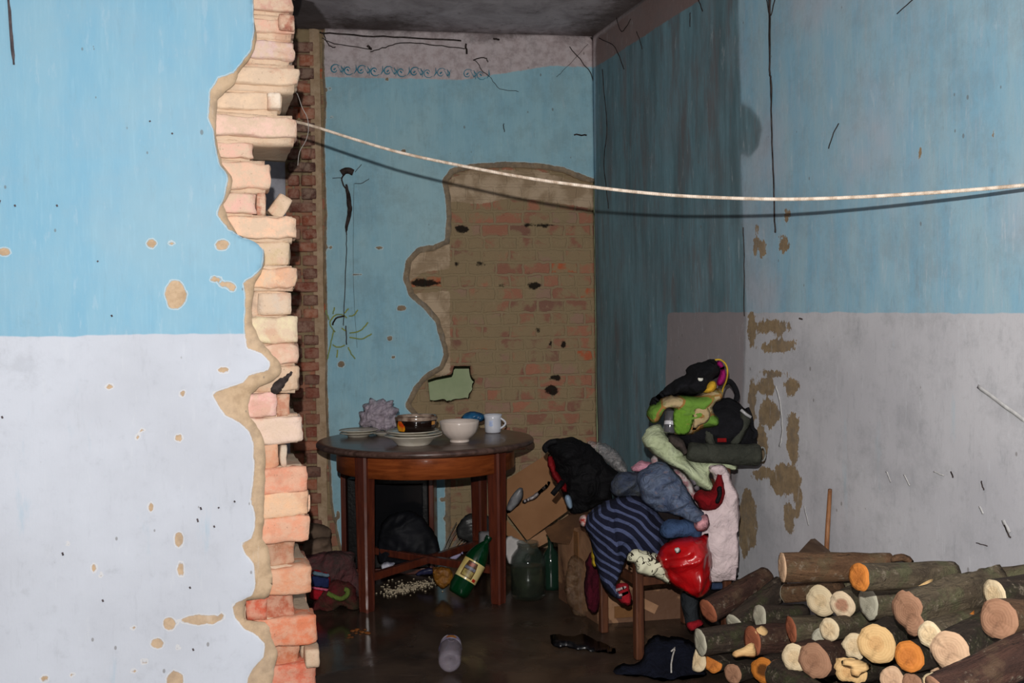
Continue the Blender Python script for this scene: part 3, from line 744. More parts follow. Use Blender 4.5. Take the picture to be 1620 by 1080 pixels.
# mortar core behind and between the bricks
for i, (y0, y1, xl, xr, c, rec) in enumerate(ROWS):
    z1 = sz_part(xl, y0 - 2)[1]; z0 = sz_part(xl, y1 + 2)[1]
    s1 = sz_part(xr, y1)[0] - 0.012
    if i in (5, 7, 17, 19): s1 -= 0.0
    Vb, Fb = rough_box(PA0 + PAD * ((s1 - 0.6) / 2 + -0.0) + PAN * (TH / 2 + 0.009 + rec) + Vector((0, 0, (z0 + z1) / 2)), ((s1 + 0.6), TH - 0.03, (z1 - z0) + 0.006), PR3, 0.006, 8, i + 200, 0.004)
    mb.add(Vb, Fb, lin((204, 178, 152))[:3])
ztop = sz_part(450, -60)[1]
Vb, Fb = rough_box(PA0 + PAD * (-0.28) + PAN * (TH / 2 + 0.01) + Vector((0, 0, (ztop + CEIL) / 2 + 0.0)), (0.66, TH - 0.02, CEIL - ztop), PR3, 0.005, 6, 300)
mb.add(Vb, Fb, lin((196, 160, 136))[:3])
Vb, Fb = box(PA0 + PAD * (-1.9) + PAN * (TH / 2 + 0.012) + Vector((0, 0, CEIL / 2)), (2.8, TH - 0.024, CEIL), Matrix(PR3.tolist()))
mb.add(Vb, Fb, lin((170, 120, 96))[:3])
Vb, Fb = box(PA0 + PAD * (-0.55) + PAN * (TH / 2 + 0.02) + Vector((0, 0, 0.06)), (1.2, TH - 0.04, 0.12), Matrix(PR3.tolist()))
mb.add(Vb, Fb, lin((170, 120, 96))[:3])
wall_p = mb.obj('wall_partition', M_BRICK, base=(0, 0, 0)); tag(wall_p, kind='structure')

rend_edge = [(400, -90), (400, 0), (404, 50), (407, 62), (404, 76), (395, 95), (376, 118), (371, 135), (344, 158), (343, 180), (341, 215), (346, 240), (352, 262), (368, 282), (366, 300), (352, 325), (361, 345), (376, 372), (400, 382), (419, 398), (420, 412), (411, 435), (402, 450), (399, 480), (398, 512), (412, 538), (430, 560), (446, 577), (444, 592), (430, 603), (412, 610), (397, 624), (392, 640), (396, 660), (412, 682), (419, 700), (420, 740), (418, 780), (417, 820), (415, 850), (424, 865), (430, 900), (431, 928), (424, 946), (389, 948), (386, 978), (424, 984), (430, 1010), (440, 1030), (434, 1060), (428, 1090), (430, 1180)]
paint_edge = [(398, -90), (400, 0), (402, 50), (398, 80), (370, 118), (347, 125), (332, 145), (330, 190), (337, 205), (341, 230), (348, 262), (361, 280), (356, 310), (343, 340), (362, 363), (385, 376), (408, 379), (418, 398), (414, 425), (398, 440), (384, 447), (388, 470), (386, 520), (390, 550), (414, 558), (428, 573), (424, 586), (405, 590), (392, 594), (386, 605), (362, 612), (336, 621), (344, 638), (356, 655), (380, 668), (394, 682), (401, 700), (402, 740), (397, 790), (404, 815), (402, 835), (398, 850), (382, 858), (388, 872), (402, 890), (404, 925), (398, 940), (376, 950), (368, 955), (372, 975), (388, 992), (408, 1004), (419, 1016), (417, 1038), (404, 1050), (392, 1068), (390, 1090), (396, 1180)]
left = [(-3.3, -0.3), (-3.3, CEIL + 0.3)]
rend_poly = left + A(rend_edge); paint_poly = left + A(paint_edge)
chips_px = [ell(278, 465, 17, 24, 12), ell(351, 388, 12, 8), ell(240, 386, 7, 7), ell(272, 385, 5, 3), ell(342, 442, 9, 4), ell(356, 450, 12, 5), ell(367, 455, 7, 6), ell(353, 585, 8, 5), ell(174, 611, 6, 4), ell(289, 622, 4, 4), ell(283, 691, 6, 6), ell(218, 690, 3, 4), ell(239, 800, 4, 8), ell(283, 852, 7, 13), ell(286, 898, 5, 13), ell(150, 896, 4, 7), ell(318, 977, 30, 8, 14), ell(268, 984, 11, 10), ell(249, 1015, 10, 8), ell(229, 1043, 6, 4), ell(212, 1058, 4, 3), ell(282, 1021, 3, 3), ell(211, 990, 3, 3), ell(278, 1072, 14, 14), ell(72, 1070, 6, 5), ell(116, 1064, 3, 3), ell(351, 971, 4, 5), ell(226, 680, 3, 2), ell(9, 399, 10, 6), ell(108, 858, 3, 3), ell(160, 906, 3, 3)]
slots = [(300, 975, 22, 7)]
chips = [A(e) for e in chips_px]
def f_r(P): return sdf(P, rend_poly) + 0.004 * fbm(P[:, 0] * 45, P[:, 1] * 45, 3, 3)
Pq, Qq, _, _ = grid(f_r, -2.6, 0.05, 0.0, CEIL, 0.011)
rel = np.clip(sdf(Pq, paint_poly), -1, 0.2)
zd = A([(0, 533), (380, 527)])
line = np.interp(Pq[:, 0], [zd[0][0], zd[1][0]], [zd[0][1], zd[1][1]])
V = P3(PA0, PAD, Pq[:, 0], Pq[:, 1])
# paint surface at 0, bare render a few millimetres lower, wearing thinner towards the break
off = np.where(rel < 0, 0.004 + np.clip(-rel, 0, 0.05) * 0.16, 0.0) - 0.018 + 0.003 * fbm(Pq[:, 0] * 4, Pq[:, 1] * 4, 31, 3)
V[:, 0] += PAN.x * off; V[:, 1] += PAN.y * off
bare_p = np.maximum(-sdf(Pq, paint_poly), union(Pq, chips))
pl = obj('plaster', V, Qq, [M_PART, M_REND], parent=wall_p, attrs={'dado': line - Pq[:, 1], 'bare': bare_p})
md = pl.modifiers.new('thickness', 'SOLIDIFY'); md.thickness = 0.022; md.offset = -1; md.material_offset_rim = 1
mb = MB()
ribbon(mb, A(wob([(14, -20), (17, 20), (20, 60), (24, 105)], 0.4, 3)), [.006] * 5 + [.008] * 5 + [.009] * 4 + [.005] * 2, PA0, PAD, -PAN, 0.021, 0.002)
ribbon(mb, A([(0, 327), (3, 318)]), .003, PA0, PAD, -PAN, 0.021, 0.002)
for (x, y, l) in [(25, 325, 5), (91, 325, 5), (272, 212, 4), (177, 498, 5), (5, 657, 6), (317, 800, 7), (312, 818, 9), (155, 413, 3), (237, 193, 3), (345, 800, 3), (163, 945, 6), (300, 925, 5), (305, 1022, 6), (370, 790, 4), (100, 871, 8), (338, 829, 5)]:
    ribbon(mb, A([(x, y), (x + 1.5, y + l * 0.6)]), .005, PA0, PAD, -PAN, 0.021, 0.001)
mb.obj('soot_streak', simple('dark_drip', (72, 66, 70), (92, 84, 86), 0.9, 0.05, 40, 0), wall_p)
# soot blotch on the broken end
mb = MB()
ribbon(mb, A(wob([(432, 622), (440, 610), (452, 598), (462, 588)], 0.8, 9)), [.012, .03, .045, .05, .055, .05, .05, .045, .04, .03, .03, .02, .02, .016, .012, .01], PA0, PAD, -PAN, 0.004, 0.004, wk=0.6)
mb.obj('burn_mark', M_SOOT, wall_p)
# ================================================================== things
def wallY(px):
    k = (px - 810) / F; t = (5.69 * k - 0.484) / (k + 0.325); return 5.69 - t
PUFFS = {}
def puff(name, px, Y, T, mat, label=None, cat=None, group=None, parent=None, Tb=None, wr=0.012, fr=9, ang=0.6, tilt=(0, 0), res=0.0075, seed=1, sm=4, rad=None, zmin=0.004, sharp=False, ymax=None):
    """soft body with a traced outline, a real thickness front and back, and folds"""
    cx = sum(p[0] for p in px) / len(px); cy = sum(p[1] for p in px) / len(px)
    c = at(cx, cy, Y); n = Vector((-tilt[0], 1, -tilt[1]))
    pts = [on_plane(x, y, c, n) for x, y in (px if sharp else smooth_poly(px, sm))]
    poly = np.array([(p.x, p.z) for p in pts])
    lo = poly.min(0) - res; hi = poly.max(0) + res
    f = lambda P: sdf(P, poly) + (0 if sharp or wr < 0.005 else (0.009 * fbm(P[:, 0] * 17, P[:, 1] * 17, seed, 3) + 0.004 * fbm(P[:, 0] * 60, P[:, 1] * 60, seed + 1, 2)))
    P, Q, rim, rv = grid(f, lo[0], hi[0], lo[1], hi[1], res)
    d = np.clip(sdf(P, poly), 0, None); isr = np.zeros(len(P), bool); isr[rv] = True; d[isr] = 0
    rad = rad or min(d.max(), 0.040 + 0.15 * T) + 1e-6
    q = np.clip(d / min(rad, 0.016), 0, 1); q2 = np.clip(d / max(d.max() * 0.8, 1e-6), 0, 1)
    if wr >= 0.018: prof = 0.30 * np.sqrt(1 - (1 - q) ** 2) + 0.70 * (q2 * q2 * (3 - 2 * q2)) ** 0.7
    else: prof = np.sqrt(1 - (1 - np.clip(d / rad, 0, 1)) ** 2)
    Tb = T * 0.6 if Tb is None else Tb
    base = c.y + tilt[0] * (P[:, 0] - c.x) + tilt[1] * (P[:, 1] - c.z)
    X_ = P[:, 0] + 0.045 * fbm(P[:, 0] * 7, P[:, 1] * 7, seed + 3, 2); Z_ = P[:, 1] + 0.045 * fbm(P[:, 0] * 7 + 9, P[:, 1] * 7, seed + 4, 2)
    def rid(a_, k):
        u = X_ * math.cos(a_) + Z_ * math.sin(a_); w = -X_ * math.sin(a_) + Z_ * math.cos(a_)
        return (1 - np.abs(2 * vnoise(u * fr * 0.45 * k, w * fr * 1.9 * k, seed + int(k * 7)) - 1)) ** 1.6
    fold = 0.60 * rid(ang, 0.8) + 0.40 * rid(ang + 0.7, 1.4) + 0.22 * rid(ang - 0.5, 3.2)
    low = 0.5 + 0.5 * fbm(P[:, 0] * 9 + 3, P[:, 1] * 9, seed + 11, 2)
    env = np.clip(d / 0.012, 0, 1) * min(1.0, wr * 400)
    amp_ = wr * 1.5
    yf = base - T * 0.8 * prof * (0.55 + 0.6 * low * env) - amp_ * (fold - 0.35) * env
    yb = base + Tb * prof
    if ymax is not None: yb = np.minimum(yb, ymax)
    N = len(P)
    zz = np.maximum(P[:, 1], zmin)
    V = np.concatenate([np.stack([P[:, 0], yf, zz], 1), np.stack([P[:, 0], np.where(isr, yf, yb), zz], 1)])
    mp = np.arange(2 * N); mp[N:][isr] = np.arange(N)[isr]
    Fq = [tuple(q_) for q_ in Q] + [tuple(mp[N + q_[::-1]]) for q_ in Q]
    o = obj(name, V, Fq, mat, parent=parent)
    if label: tag(o, label, cat, group)
    return o
def slab(name, px, Y, th, mat, tilt=(0, 0), parent=None, label=None, cat=None, ym=None):
    cx = sum(p[0] for p in px) / len(px); cy = sum(p[1] for p in px) / len(px)
    c = at(cx, cy, Y); n = Vector((-tilt[0], 1, -tilt[1])); nn = n.normalized()
    P = [on_plane(x, y, c, n) for x, y in px]; N = len(P)
    V = [p - nn * th / 2 for p in P] + [p + nn * th / 2 for p in P]
    Fc = [tuple(range(N)), tuple(range(2 * N - 1, N - 1, -1))] + [(i, i + N, (i + 1) % N + N, (i + 1) % N) for i in range(N)]
    o = obj(name, V, Fc, mat, parent=parent, smooth=False)
    if label: tag(o, label, cat)
    return o
def part(name, VF, mat, parent, smooth=True): return obj(name, VF[0], VF[1], mat, parent, smooth)

# ------------------------------------------------------------------ washing line
Lp = [(415, 182), (466, 192), (500, 201), (560, 220), (640, 243), (760, 268), (850, 284), (940, 296), (1020, 305), (1100, 311), (1230, 315), (1350, 312), (1500, 303), (1620, 293), (1720, 284)]
pts = []
a0 = Vector((-0.80, 3.55, 0)); a1 = Vector((1.50, 2.50, 0)); ln = (a1 - a0); nrm = Vector((ln.y, -ln.x, 0)).normalized()
for x, y in smooth_poly(Lp, 5, False): pts.append(on_plane(x, y, a0, nrm))
V, Fc = tube(pts, 0.0052, 10)
m = NT('twisted_white_cord', 0.8, 0.2); ob = m.coord('Object')
wv = m.n('ShaderNodeTexWave'); wv.inputs['Scale'].default_value = 60; wv.inputs['Distortion'].default_value = 3; m.L(ob, wv.inputs['Vector'])
m.col(m.mix(m.step(m.noise(ob, 40, 3), 0.35, 0.7), lin((226, 212, 196)), lin((180, 160, 140)))); m.bump(wv.outputs['Fac'], 0.5, 0.002)
tag(obj('washing_line', V, Fc, m.m), 'sagging white cord strung across the opening from the broken brick edge', 'cord')
V, Fc = tube([at(x, y, 3.38) for x, y in smooth_poly([(464, 140), (471, 150), (478, 170), (486, 186), (488, 205), (484, 222), (474, 240), (471, 262)], 4, False)], 0.0014, 6)
tag(obj('thin_wire', V, Fc, simple('grey_wire', (150, 145, 140))), 'thin loose grey wire dangling beside the broken brick edge', 'wire')

# ------------------------------------------------------------------ round table
TC = Vector((-0.426, 4.8, 0)); TT = 0.745
Mtop = wood('worn_dark_tabletop', (62, 44, 38), (96, 74, 66), 0.33, (2, 14, 2), 4)
Mapr = wood('varnished_apron', (150, 78, 38), (118, 56, 26), 0.3, (1, 1, 10), 5)
Mleg = wood('dark_red_brown_leg', (92, 42, 26), (66, 28, 20), 0.3, (10, 10, 1), 5)
t = thing('round_table', TC, 'round brown wooden dining table carrying crockery, in the back room', 'table')
R0 = 0.525
part('tabletop', lathe([(0.001, TT), (R0 - 0.03, TT), (R0 - 0.008, TT - 0.003), (R0, TT - 0.012), (R0, TT - 0.022), (R0 - 0.012, TT - 0.030), (R0 - 0.05, TT - 0.032), (0.001, TT - 0.032)], TC, n=72), Mtop, t)
part('apron', lathe([(0.430, TT - 0.033), (0.430, TT - 0.138), (0.412, TT - 0.138), (0.412, TT - 0.033)], TC, n=72), Mapr, t)
LEG = []
for a in (234, 325, 55, 145):
    r = math.radians(a); p = TC + Vector((math.cos(r), math.sin(r), 0)) * 0.422
    M = np.array([[math.cos(r), -math.sin(r), 0], [math.sin(r), math.cos(r), 0], [0, 0, 1]])
    V = []; 
    for z, w in ((0, 0.026), (0.02, 0.028), (0.55, 0.034), (TT - 0.032, 0.036)):
        for sx, sy in ((-1, -1), (1, -1), (1, 1), (-1, 1)):
            for k in ((0.75, 1), (1, 0.75)) if sx * sy > 0 else ((1, 0.75), (0.75, 1)):
                V.append(tuple(np.array(p) + M @ np.array([sx * w * k[0], sy * w * k[1], 0]) + np.array([0, 0, z])))
    Fc = [(i * 8 + k, i * 8 + (k + 1) % 8, i * 8 + 8 + (k + 1) % 8, i * 8 + 8 + k) for i in range(3) for k in range(8)] + [tuple(range(7, -1, -1)), tuple(range(24, 32))]
    part('leg', (V, Fc), Mleg, t, False); LEG.append(p)
for i, j in ((0, 2), (1, 3)):
    a, b = LEG[i], LEG[j]; c = (a + b) / 2; d = (b - a)
    part('stretcher', box(Vector((c.x, c.y, 0.15 + (0.0 if i == 0 else 0.003))), (d.length - 0.05, 0.03, 0.035), Matrix.Rotation(math.atan2(d.y, d.x), 3, 'Z'), 0.004), Mleg, t, False)

Mchina = glossy('cream_glazed_china', (205, 198, 184), 0.22, 0.5, c2=(192, 184, 168))
Mgrey = simple('greenish_rim_line', (130, 132, 118), (150, 150, 136), 0.4)
Mwhite = glossy('white_glazed_china', (206, 192, 182), 0.25, 0.5)
def on_table(px, py):  # centre of a thing's foot on the tabletop
    return floor_at(px, py, TT + 0.0005)
def plate(name, base, r, h, label, cat, group=None, mat=None, rim=True):
    t = thing(name, base, label, cat, group)
    prof = [(0.001, 0.004), (r * 0.5, 0.004), (r * 0.52, 0.0), (r * 0.56, 0.0), (r * 0.58, 0.006), (r * 0.72, h * 0.55), (r * 0.98, h * 0.95), (r, h), (r * 0.985, h + 0.002), (r * 0.72, h * 0.62 + 0.004), (r * 0.56, 0.012), (0.001, 0.010)]
    part('dish', lathe(prof, base, n=48), mat or Mchina, t)
    if rim: part('rim_line', lathe([(r * 0.93, h * 0.93 + 0.0022), (r * 0.95, h * 0.95 + 0.0035), (r * 0.96, h * 0.96 + 0.0028), (r * 0.94, h * 0.94 + 0.0015)], base, n=48), Mgrey, t)
    return t
b0 = on_table(567, 690)
plate('plate', b0, 0.092, 0.020, 'lower of the two cream plates stacked near the left rim of the round table', 'plate', 'plates on the round table')
plate('plate', b0 + Vector((0.002, 0.0, 0.013)), 0.098, 0.020, 'upper of the two cream plates stacked near the left rim of the round table', 'plate', 'plates on the round table')
plate('saucer', on_table(607, 688), 0.060, 0.012, 'small cream saucer between the plates and the plastic bag', 'saucer', None)
b1 = on_table(654, 703)
plate('soup_plate', b1, 0.134, 0.045, 'deep cream soup plate at the bottom of the stack under the dark bowl', 'soup plate', 'plates on the round table')
plate('plate', b1 + Vector((0.008, 0.005, 0.030)), 0.125, 0.024, 'middle cream plate in the stack under the dark bowl', 'plate', 'plates on the round table')
plate('plate', b1 + Vector((-0.004, 0.004, 0.043)), 0.122, 0.022, 'topmost cream plate in the stack, with the dark bowl standing on it', 'plate', 'plates on the round table')
# dark brown bowl
b2 = b1 + Vector((0.014, 0.004, 0.0555))
t = thing('glass_bowl', b2, 'dark brown glass bowl with yellow-orange patches on it, standing on stacked plates', 'bowl')
part('body', lathe([(0.001, 0.0), (0.075, 0.0), (0.084, 0.008), (0.094, 0.045), (0.096, 0.068), (0.088, 0.066), (0.082, 0.02), (0.001, 0.008)], b2, n=48), glossy('dark_brown_glass', (26, 15, 11), 0.08, 0.6), t)
part('rim', lathe([(0.097, 0.060), (0.099, 0.070), (0.095, 0.078), (0.088, 0.076), (0.087, 0.064)], b2, n=48), glossy('speckled_brown_rim', (96, 74, 62), 0.15, 0.6, c2=(160, 140, 124)), t)
def cyl_patch(base, axis, r, a0, a1, h0, h1, n=14, nh=4, r2=None, th=0.0012, shape=None, face=None):
    """piece of a cylinder skin; angle 0 faces the camera"""
    ax = Vector(axis).normalized(); fz = Vector(face or (0, -1, 0)); fz = (fz - ax * fz.dot(ax)).normalized(); sx = fz.cross(ax) * -1
    V = []; Fc = []
    for i in range(n + 1):
        for j in range(nh + 1):
            u = i / n; v = j / nh; h = h0 + (h1 - h0) * v; a = a0 + (a1 - a0) * u
            if shape: 
                k = shape(v); a = (a0 + a1) / 2 + (a - (a0 + a1) / 2) * k
            rr = r + ((r2 if r2 is not None else r) - r) * v
            for q in (0, th):
                V.append(Vector(base) + ax * h + (fz * math.cos(a) + sx * math.sin(a)) * (rr + q))
    st = (nh + 1) * 2
    for i in range(n):
        for j in range(nh):
            p = i * st + j * 2
            Fc += [(p + 1, p + 3, p + st + 3, p + st + 1), (p, p + st, p + st + 2, p + 2)]
    return V, Fc
part('yellow_patch', cyl_patch(b2, (0, 0, 1), 0.088, math.radians(-62), math.radians(-28), 0.012, 0.058, shape=lambda v: 0.55 + 0.45 * math.sin(3.1 * v + 0.5), r2=0.0955), glossy('yellow_orange_patch', (214, 150, 22), 0.2, c2=(200, 70, 20)), t)  # yellow-orange patch laid on the outside of the glass
part('yellow_patch', cyl_patch(b2, (0, 0, 1), 0.0955, math.radians(52), math.radians(66), 0.040, 0.056, r2=0.0975), glossy('dull_yellow_patch', (190, 130, 60), 0.2), t)
# embossed white bowl
b3 = on_table(727, 699)
t = thing('china_bowl', b3, 'white embossed china bowl on a small foot, in front of the blue packet', 'bowl')
em = lambda a, h: 1 + (0.014 * math.sin(a * 16 + h * 120) if 0.03 < h < 0.085 else 0)
part('body', lathe([(0.001, 0.012), (0.040, 0.012), (0.045, 0.014), (0.062, 0.028), (0.078, 0.045), (0.086, 0.065), (0.090, 0.085), (0.0925, 0.100), (0.0895, 0.101), (0.084, 0.085), (0.074, 0.045), (0.04, 0.024), (0.001, 0.022)], b3, n=96, rfun=em), Mwhite, t)
part('foot', lathe([(0.001, 0.0), (0.043, 0.0), (0.046, 0.004), (0.044, 0.012), (0.040, 0.013)], b3, n=48), Mwhite, t)
# mug
b4 = on_table(780, 684)
t = thing('mug', b4, 'small white mug with faint blue decoration near the right rim of the table', 'mug')
Mm = glossy('bluish_white_china', (206, 208, 216), 0.25, 0.5)
part('body', lathe([(0.001, 0.0), (0.034, 0.0), (0.040, 0.004), (0.042, 0.03), (0.042, 0.07), (0.047, 0.092), (0.0455, 0.0925), (0.038, 0.07), (0.036, 0.008), (0.001, 0.006)], b4, n=40), Mm, t)
part('handle', tube([b4 + Vector((0.038 + 0.026 * math.sin(k / 10 * math.pi), -0.012, 0.022 + 0.052 * k / 10)) for k in range(11)], 0.005, 8), Mm, t)
part('blue_motif', cyl_patch(b4, (0, 0, 1), 0.0425, math.radians(-30), math.radians(5), 0.035, 0.065, shape=lambda v: 0.3 + 0.7 * abs(math.sin(7 * v))), simple('pale_blue_print', (168, 186, 222), (190, 200, 224), 0.3, scale=60), t)
# blue packet behind
puff('packet', [(731, 664), (734, 656), (745, 652), (758, 653), (767, 657), (765, 665), (748, 667)], 5.02, 0.03, glossy('blue_wrapper', (30, 92, 134), 0.35, c2=(20, 66, 104)), 'crumpled blue packet lying behind the white embossed bowl', 'packet', wr=0.01, seed=5, fr=20)
# plastic bag on the table
def film(name, c, alpha, rough=0.15, c2=None, b=20):
    m = NT(name, rough, 0.6); n = m.noise(m.coord('Object'), b, 5, 0.6, 1.5)
    m.col(m.mix(m.step(n, 0.35, 0.65), lin(c), lin(c2 or c)))
    m.set(m.b.inputs['Alpha'], m.math('ADD', m.math('MULTIPLY', m.step(n, 0.3, 0.7), (1 - alpha) * 0.5), alpha, clamp=True))
    m.bump(n, 0.9, 0.02); return m.m
puff('plastic_bag', [(567, 670), (571, 662), (568, 652), (576, 650), (573, 641), (583, 637), (586, 630), (596, 634), (606, 629), (611, 635), (622, 634), (620, 642), (631, 648), (627, 656), (635, 663), (630, 670), (636, 678), (624, 676), (618, 686), (606, 680), (596, 684), (588, 674), (578, 678)], 5.0, 0.05, film('crumpled_white_film', (206, 192, 202), 0.62, 0.2, (150, 136, 150), 24), 'crumpled translucent white plastic bag at the back of the round table', 'plastic bag', wr=0.030, fr=17, seed=8, res=0.005, sm=2)

# ------------------------------------------------------------------ green bottle, clear bottle, jar
def bottle_prof(L, r, neck=0.013):
    return [(0.001, 0.012), (r * 0.55, 0.004), (r * 0.75, 0.0), (r * 0.95, 0.014), (r, 0.035), (r, L * 0.60), (r * 0.93, L * 0.68), (r * 0.70, L * 0.80), (r * 0.42, L * 0.89), (neck, L * 0.935), (neck, L * 0.955), (neck * 1.25, L * 0.957), (neck * 1.25, L * 0.965), (neck, L * 0.967), (neck, L)]
g0 = at(722, 940, 4.42); g1 = at(772, 852, 4.50); ax = (g1 - g0); Lb = ax.length; ax.normalize(); g0.z = max(g0.z, 0.045)
Mgg = glossy('green_plastic', (6, 66, 34), 0.06, 0.6, trans=0.55)
t = thing('green_bottle', g0, 'green plastic bottle with a cream label, propped at a slant in front of the table', 'bottle')
pet = lambda a, h: 1 - (0.10 * (0.5 + 0.5 * math.cos(a * 5)) if h < 0.02 else 0)
part('body', lathe(bottle_prof(Lb, 0.052), g0, ax, n=40, rfun=pet), Mgg, t)
part('cap', lathe([(0.001, Lb + 0.012), (0.015, Lb + 0.012), (0.016, Lb + 0.010), (0.016, Lb - 0.006), (0.012, Lb - 0.006)], g0, ax, n=24), glossy('dark_green_cap', (8, 40, 24), 0.3), t)
lab = part('label', cyl_patch(g0, ax, 0.0525, math.radians(-75), math.radians(80), 0.075, 0.165, 24), glossy('cream_label_paper', (206, 188, 128), 0.25, 0.5, c2=(190, 168, 100)), t)
part('label_panel', cyl_patch(g0, ax, 0.0538, math.radians(-40), math.radians(22), 0.084, 0.158, 16, 8, shape=lambda v: 1 - 0.5 * max(0, v - 0.55)), simple('brown_emblem', (104, 74, 34), (54, 34, 20), 0.4), lab)
part('label_panel', cyl_patch(g0, ax, 0.0548, math.radians(-34), math.radians(17), 0.088, 0.116, 12), simple('olive_gold_print', (150, 134, 74), (110, 92, 46), 0.4, scale=40), lab)
part('label_panel', cyl_patch(g0, ax, 0.0550, math.radians(-36), math.radians(18), 0.120, 0.133, 12), simple('grey_lettering_band', (118, 120, 134), (60, 56, 60), 0.4, scale=70), lab)
part('label_panel', cyl_patch(g0, ax, 0.0552, math.radians(-22), math.radians(6), 0.136, 0.153, 12), simple('tiny_brown_picture', (150, 70, 40), (40, 26, 20), 0.4, scale=60), lab)
part('label_panel', cyl_patch(g0, ax, 0.0540, math.radians(28), math.radians(48), 0.080, 0.094, 8), simple('red_badge', (170, 40, 24), (150, 30, 20), 0.4), lab)

c0 = floor_at(709, 1086, 0.045); c1 = floor_at(714, 1014, 0.035); ax = (c1 - c0); ax.z = -0.01; ax.normalize(); Lc = 0.31
c0 = floor_at(714, 1012, 0.03) - ax * Lc; c0.z = 0.046
t = thing('clear_bottle', Vector((c0.x, c0.y, 0)), 'clear plastic bottle lying on the wet floor at the bottom of the picture', 'bottle')
part('body', lathe(bottle_prof(Lc, 0.043), c0, ax, n=36), glossy('clear_plastic', (206, 196, 212), 0.06, 0.6, trans=0.6, alpha=0.38, ior=1.3), t)
part('cap', lathe([(0.001, Lc + 0.008), (0.014, Lc + 0.008), (0.015, Lc - 0.008), (0.012, Lc - 0.008)], c0, ax, n=24), glossy('dark_cap', (70, 58, 66), 0.3), t)
lab = part('label', cyl_patch(c0, ax, 0.0445, math.radians(-95), math.radians(95), 0.15, 0.215, 26, face=(0, -0.3, 1), r2=0.040), glossy('lilac_white_label', (232, 228, 236), 0.3, c2=(150, 140, 180)), t)
part('label_panel', cyl_patch(c0, ax, 0.0450, math.radians(-22), math.radians(35), 0.165, 0.195, 10, face=(0, -0.3, 1), r2=0.0425, shape=lambda v: 1 - 0.6 * abs(v - 0.5)), simple('yellow_orange_print', (196, 150, 50), (180, 90, 40), 0.4, scale=60), lab)
part('label_panel', cyl_patch(c0, ax, 0.0430, math.radians(-12), math.radians(20), 0.200, 0.212, 8, face=(0, -0.3, 1), r2=0.0418), simple('navy_print', (50, 46, 90), rough=0.4), lab)

def jar(base, r, h, label):
    t = thing('glass_jar', base, label, 'jar')
    part('glass', lathe([(0.001, 0.006), (r * 0.9, 0.0), (r, 0.012), (r, h * 0.62), (r * 0.94, h * 0.74), (r * 0.72, h * 0.84), (r * 0.58, h * 0.88), (r * 0.56, h * 0.94), (r * 0.62, h * 0.955), (r * 0.62, h), (r * 0.56, h), (r * 0.53, h * 0.93), (r * 0.68, h * 0.83), (r * 0.89, h * 0.73), (r * 0.95, h * 0.6), (r * 0.95, 0.02), (0.001, 0.014)], base, n=48),
         glossy('greenish_glass', (96, 116, 104), 0.04, 0.6, trans=0.85, alpha=0.35, ior=1.3), t)
    part('brine', lathe([(0.001, 0.016), (r * 0.93, 0.02), (r * 0.93, h * 0.55), (0.001, h * 0.55)], base, n=40), glossy('murky_brine', (62, 62, 44), 0.2, c2=(46, 42, 30)), t)
jb = floor_at(836, 944)
jar(jb, 0.084, 0.262, 'large glass jar half full of murky liquid on the floor beside the table leg')
jb2 = floor_at(872, 930)
t = thing('glass_flask', jb2, 'small dark green glass flask behind the large jar', 'flask')
part('glass', lathe([(0.001, 0.0), (0.045, 0.0), (0.048, 0.02), (0.048, 0.14), (0.03, 0.18), (0.014, 0.20), (0.014, 0.26), (0.001, 0.26)], jb2, n=28), glossy('dark_green_glass', (24, 44, 34), 0.08, 0.6), t)
part('neck_ring', lathe([(0.014, 0.245), (0.018, 0.248), (0.018, 0.262), (0.001, 0.263)], jb2, n=20), glossy('pale_green_rim', (60, 90, 60), 0.1), t)

# ------------------------------------------------------------------ under and around the table
Mblk = simple('black_panel', (20, 18, 18), (12, 11, 11), 0.35, 0.3)
cb = at(614, 860, 5.12); cb.z = 0
t = thing('cabinet', cb, 'low black-fronted cabinet with brown wooden sides standing under the table', 'cabinet')
part('body', box(cb + Vector((0, 0.10, 0.265)), (0.42, 0.20, 0.47), None, 0.006), Mblk, t, False)
for sx in (-1, 1): part('side_panel', box(cb + Vector((sx * 0.228, 0.10, 0.265)), (0.026, 0.22, 0.53), None, 0.004), Mleg, t, False)
part('base_board', box(cb + Vector((0, 0.08, 0.015)), (0.43, 0.18, 0.03), None, 0.003), Mleg, t, False)
part('screen', box(cb + Vector((0.02, -0.006, 0.30)), (0.33, 0.012, 0.34), None, 0.005), glossy('dull_black_glass', (16, 17, 20), 0.15), t, False)
puff('bin_bag', [(598, 886), (600, 840), (618, 815), (645, 808), (670, 820), (688, 845), (697, 868), (692, 884), (660, 892), (620, 893)], 4.98, 0.09, simple('black_film', (18, 19, 25), (12, 13, 17), 0.65, 0.2), 'black stuffed bag slumped against the cabinet under the table', 'bag', wr=0.02, seed=4, Tb=0.03)
puff('dark_bundle', [(722, 846), (728, 822), (745, 812), (768, 812), (780, 826), (780, 848), (765, 860), (740, 858)], 5.22, 0.06, glossy('dark_grey_film', (52, 52, 52), 0.4, noise=20), 'dark grey rounded bundle behind the rear table leg', 'bundle', wr=0.02, seed=14)
puff('white_box', [(757, 840), (782, 840), (784, 858), (782, 875), (757, 873)], 5.10, 0.02, simple('grey_white_card', (120, 118, 120), (100, 98, 100), 0.8), 'small grey-white carton behind the front right table leg', 'carton', wr=0.002, sharp=True)
t = thing('rod_bundle', floor_at(722, 880), 'sheaf of thin pale metal rods leaning behind the table', 'rods')
rr = random.Random(3)
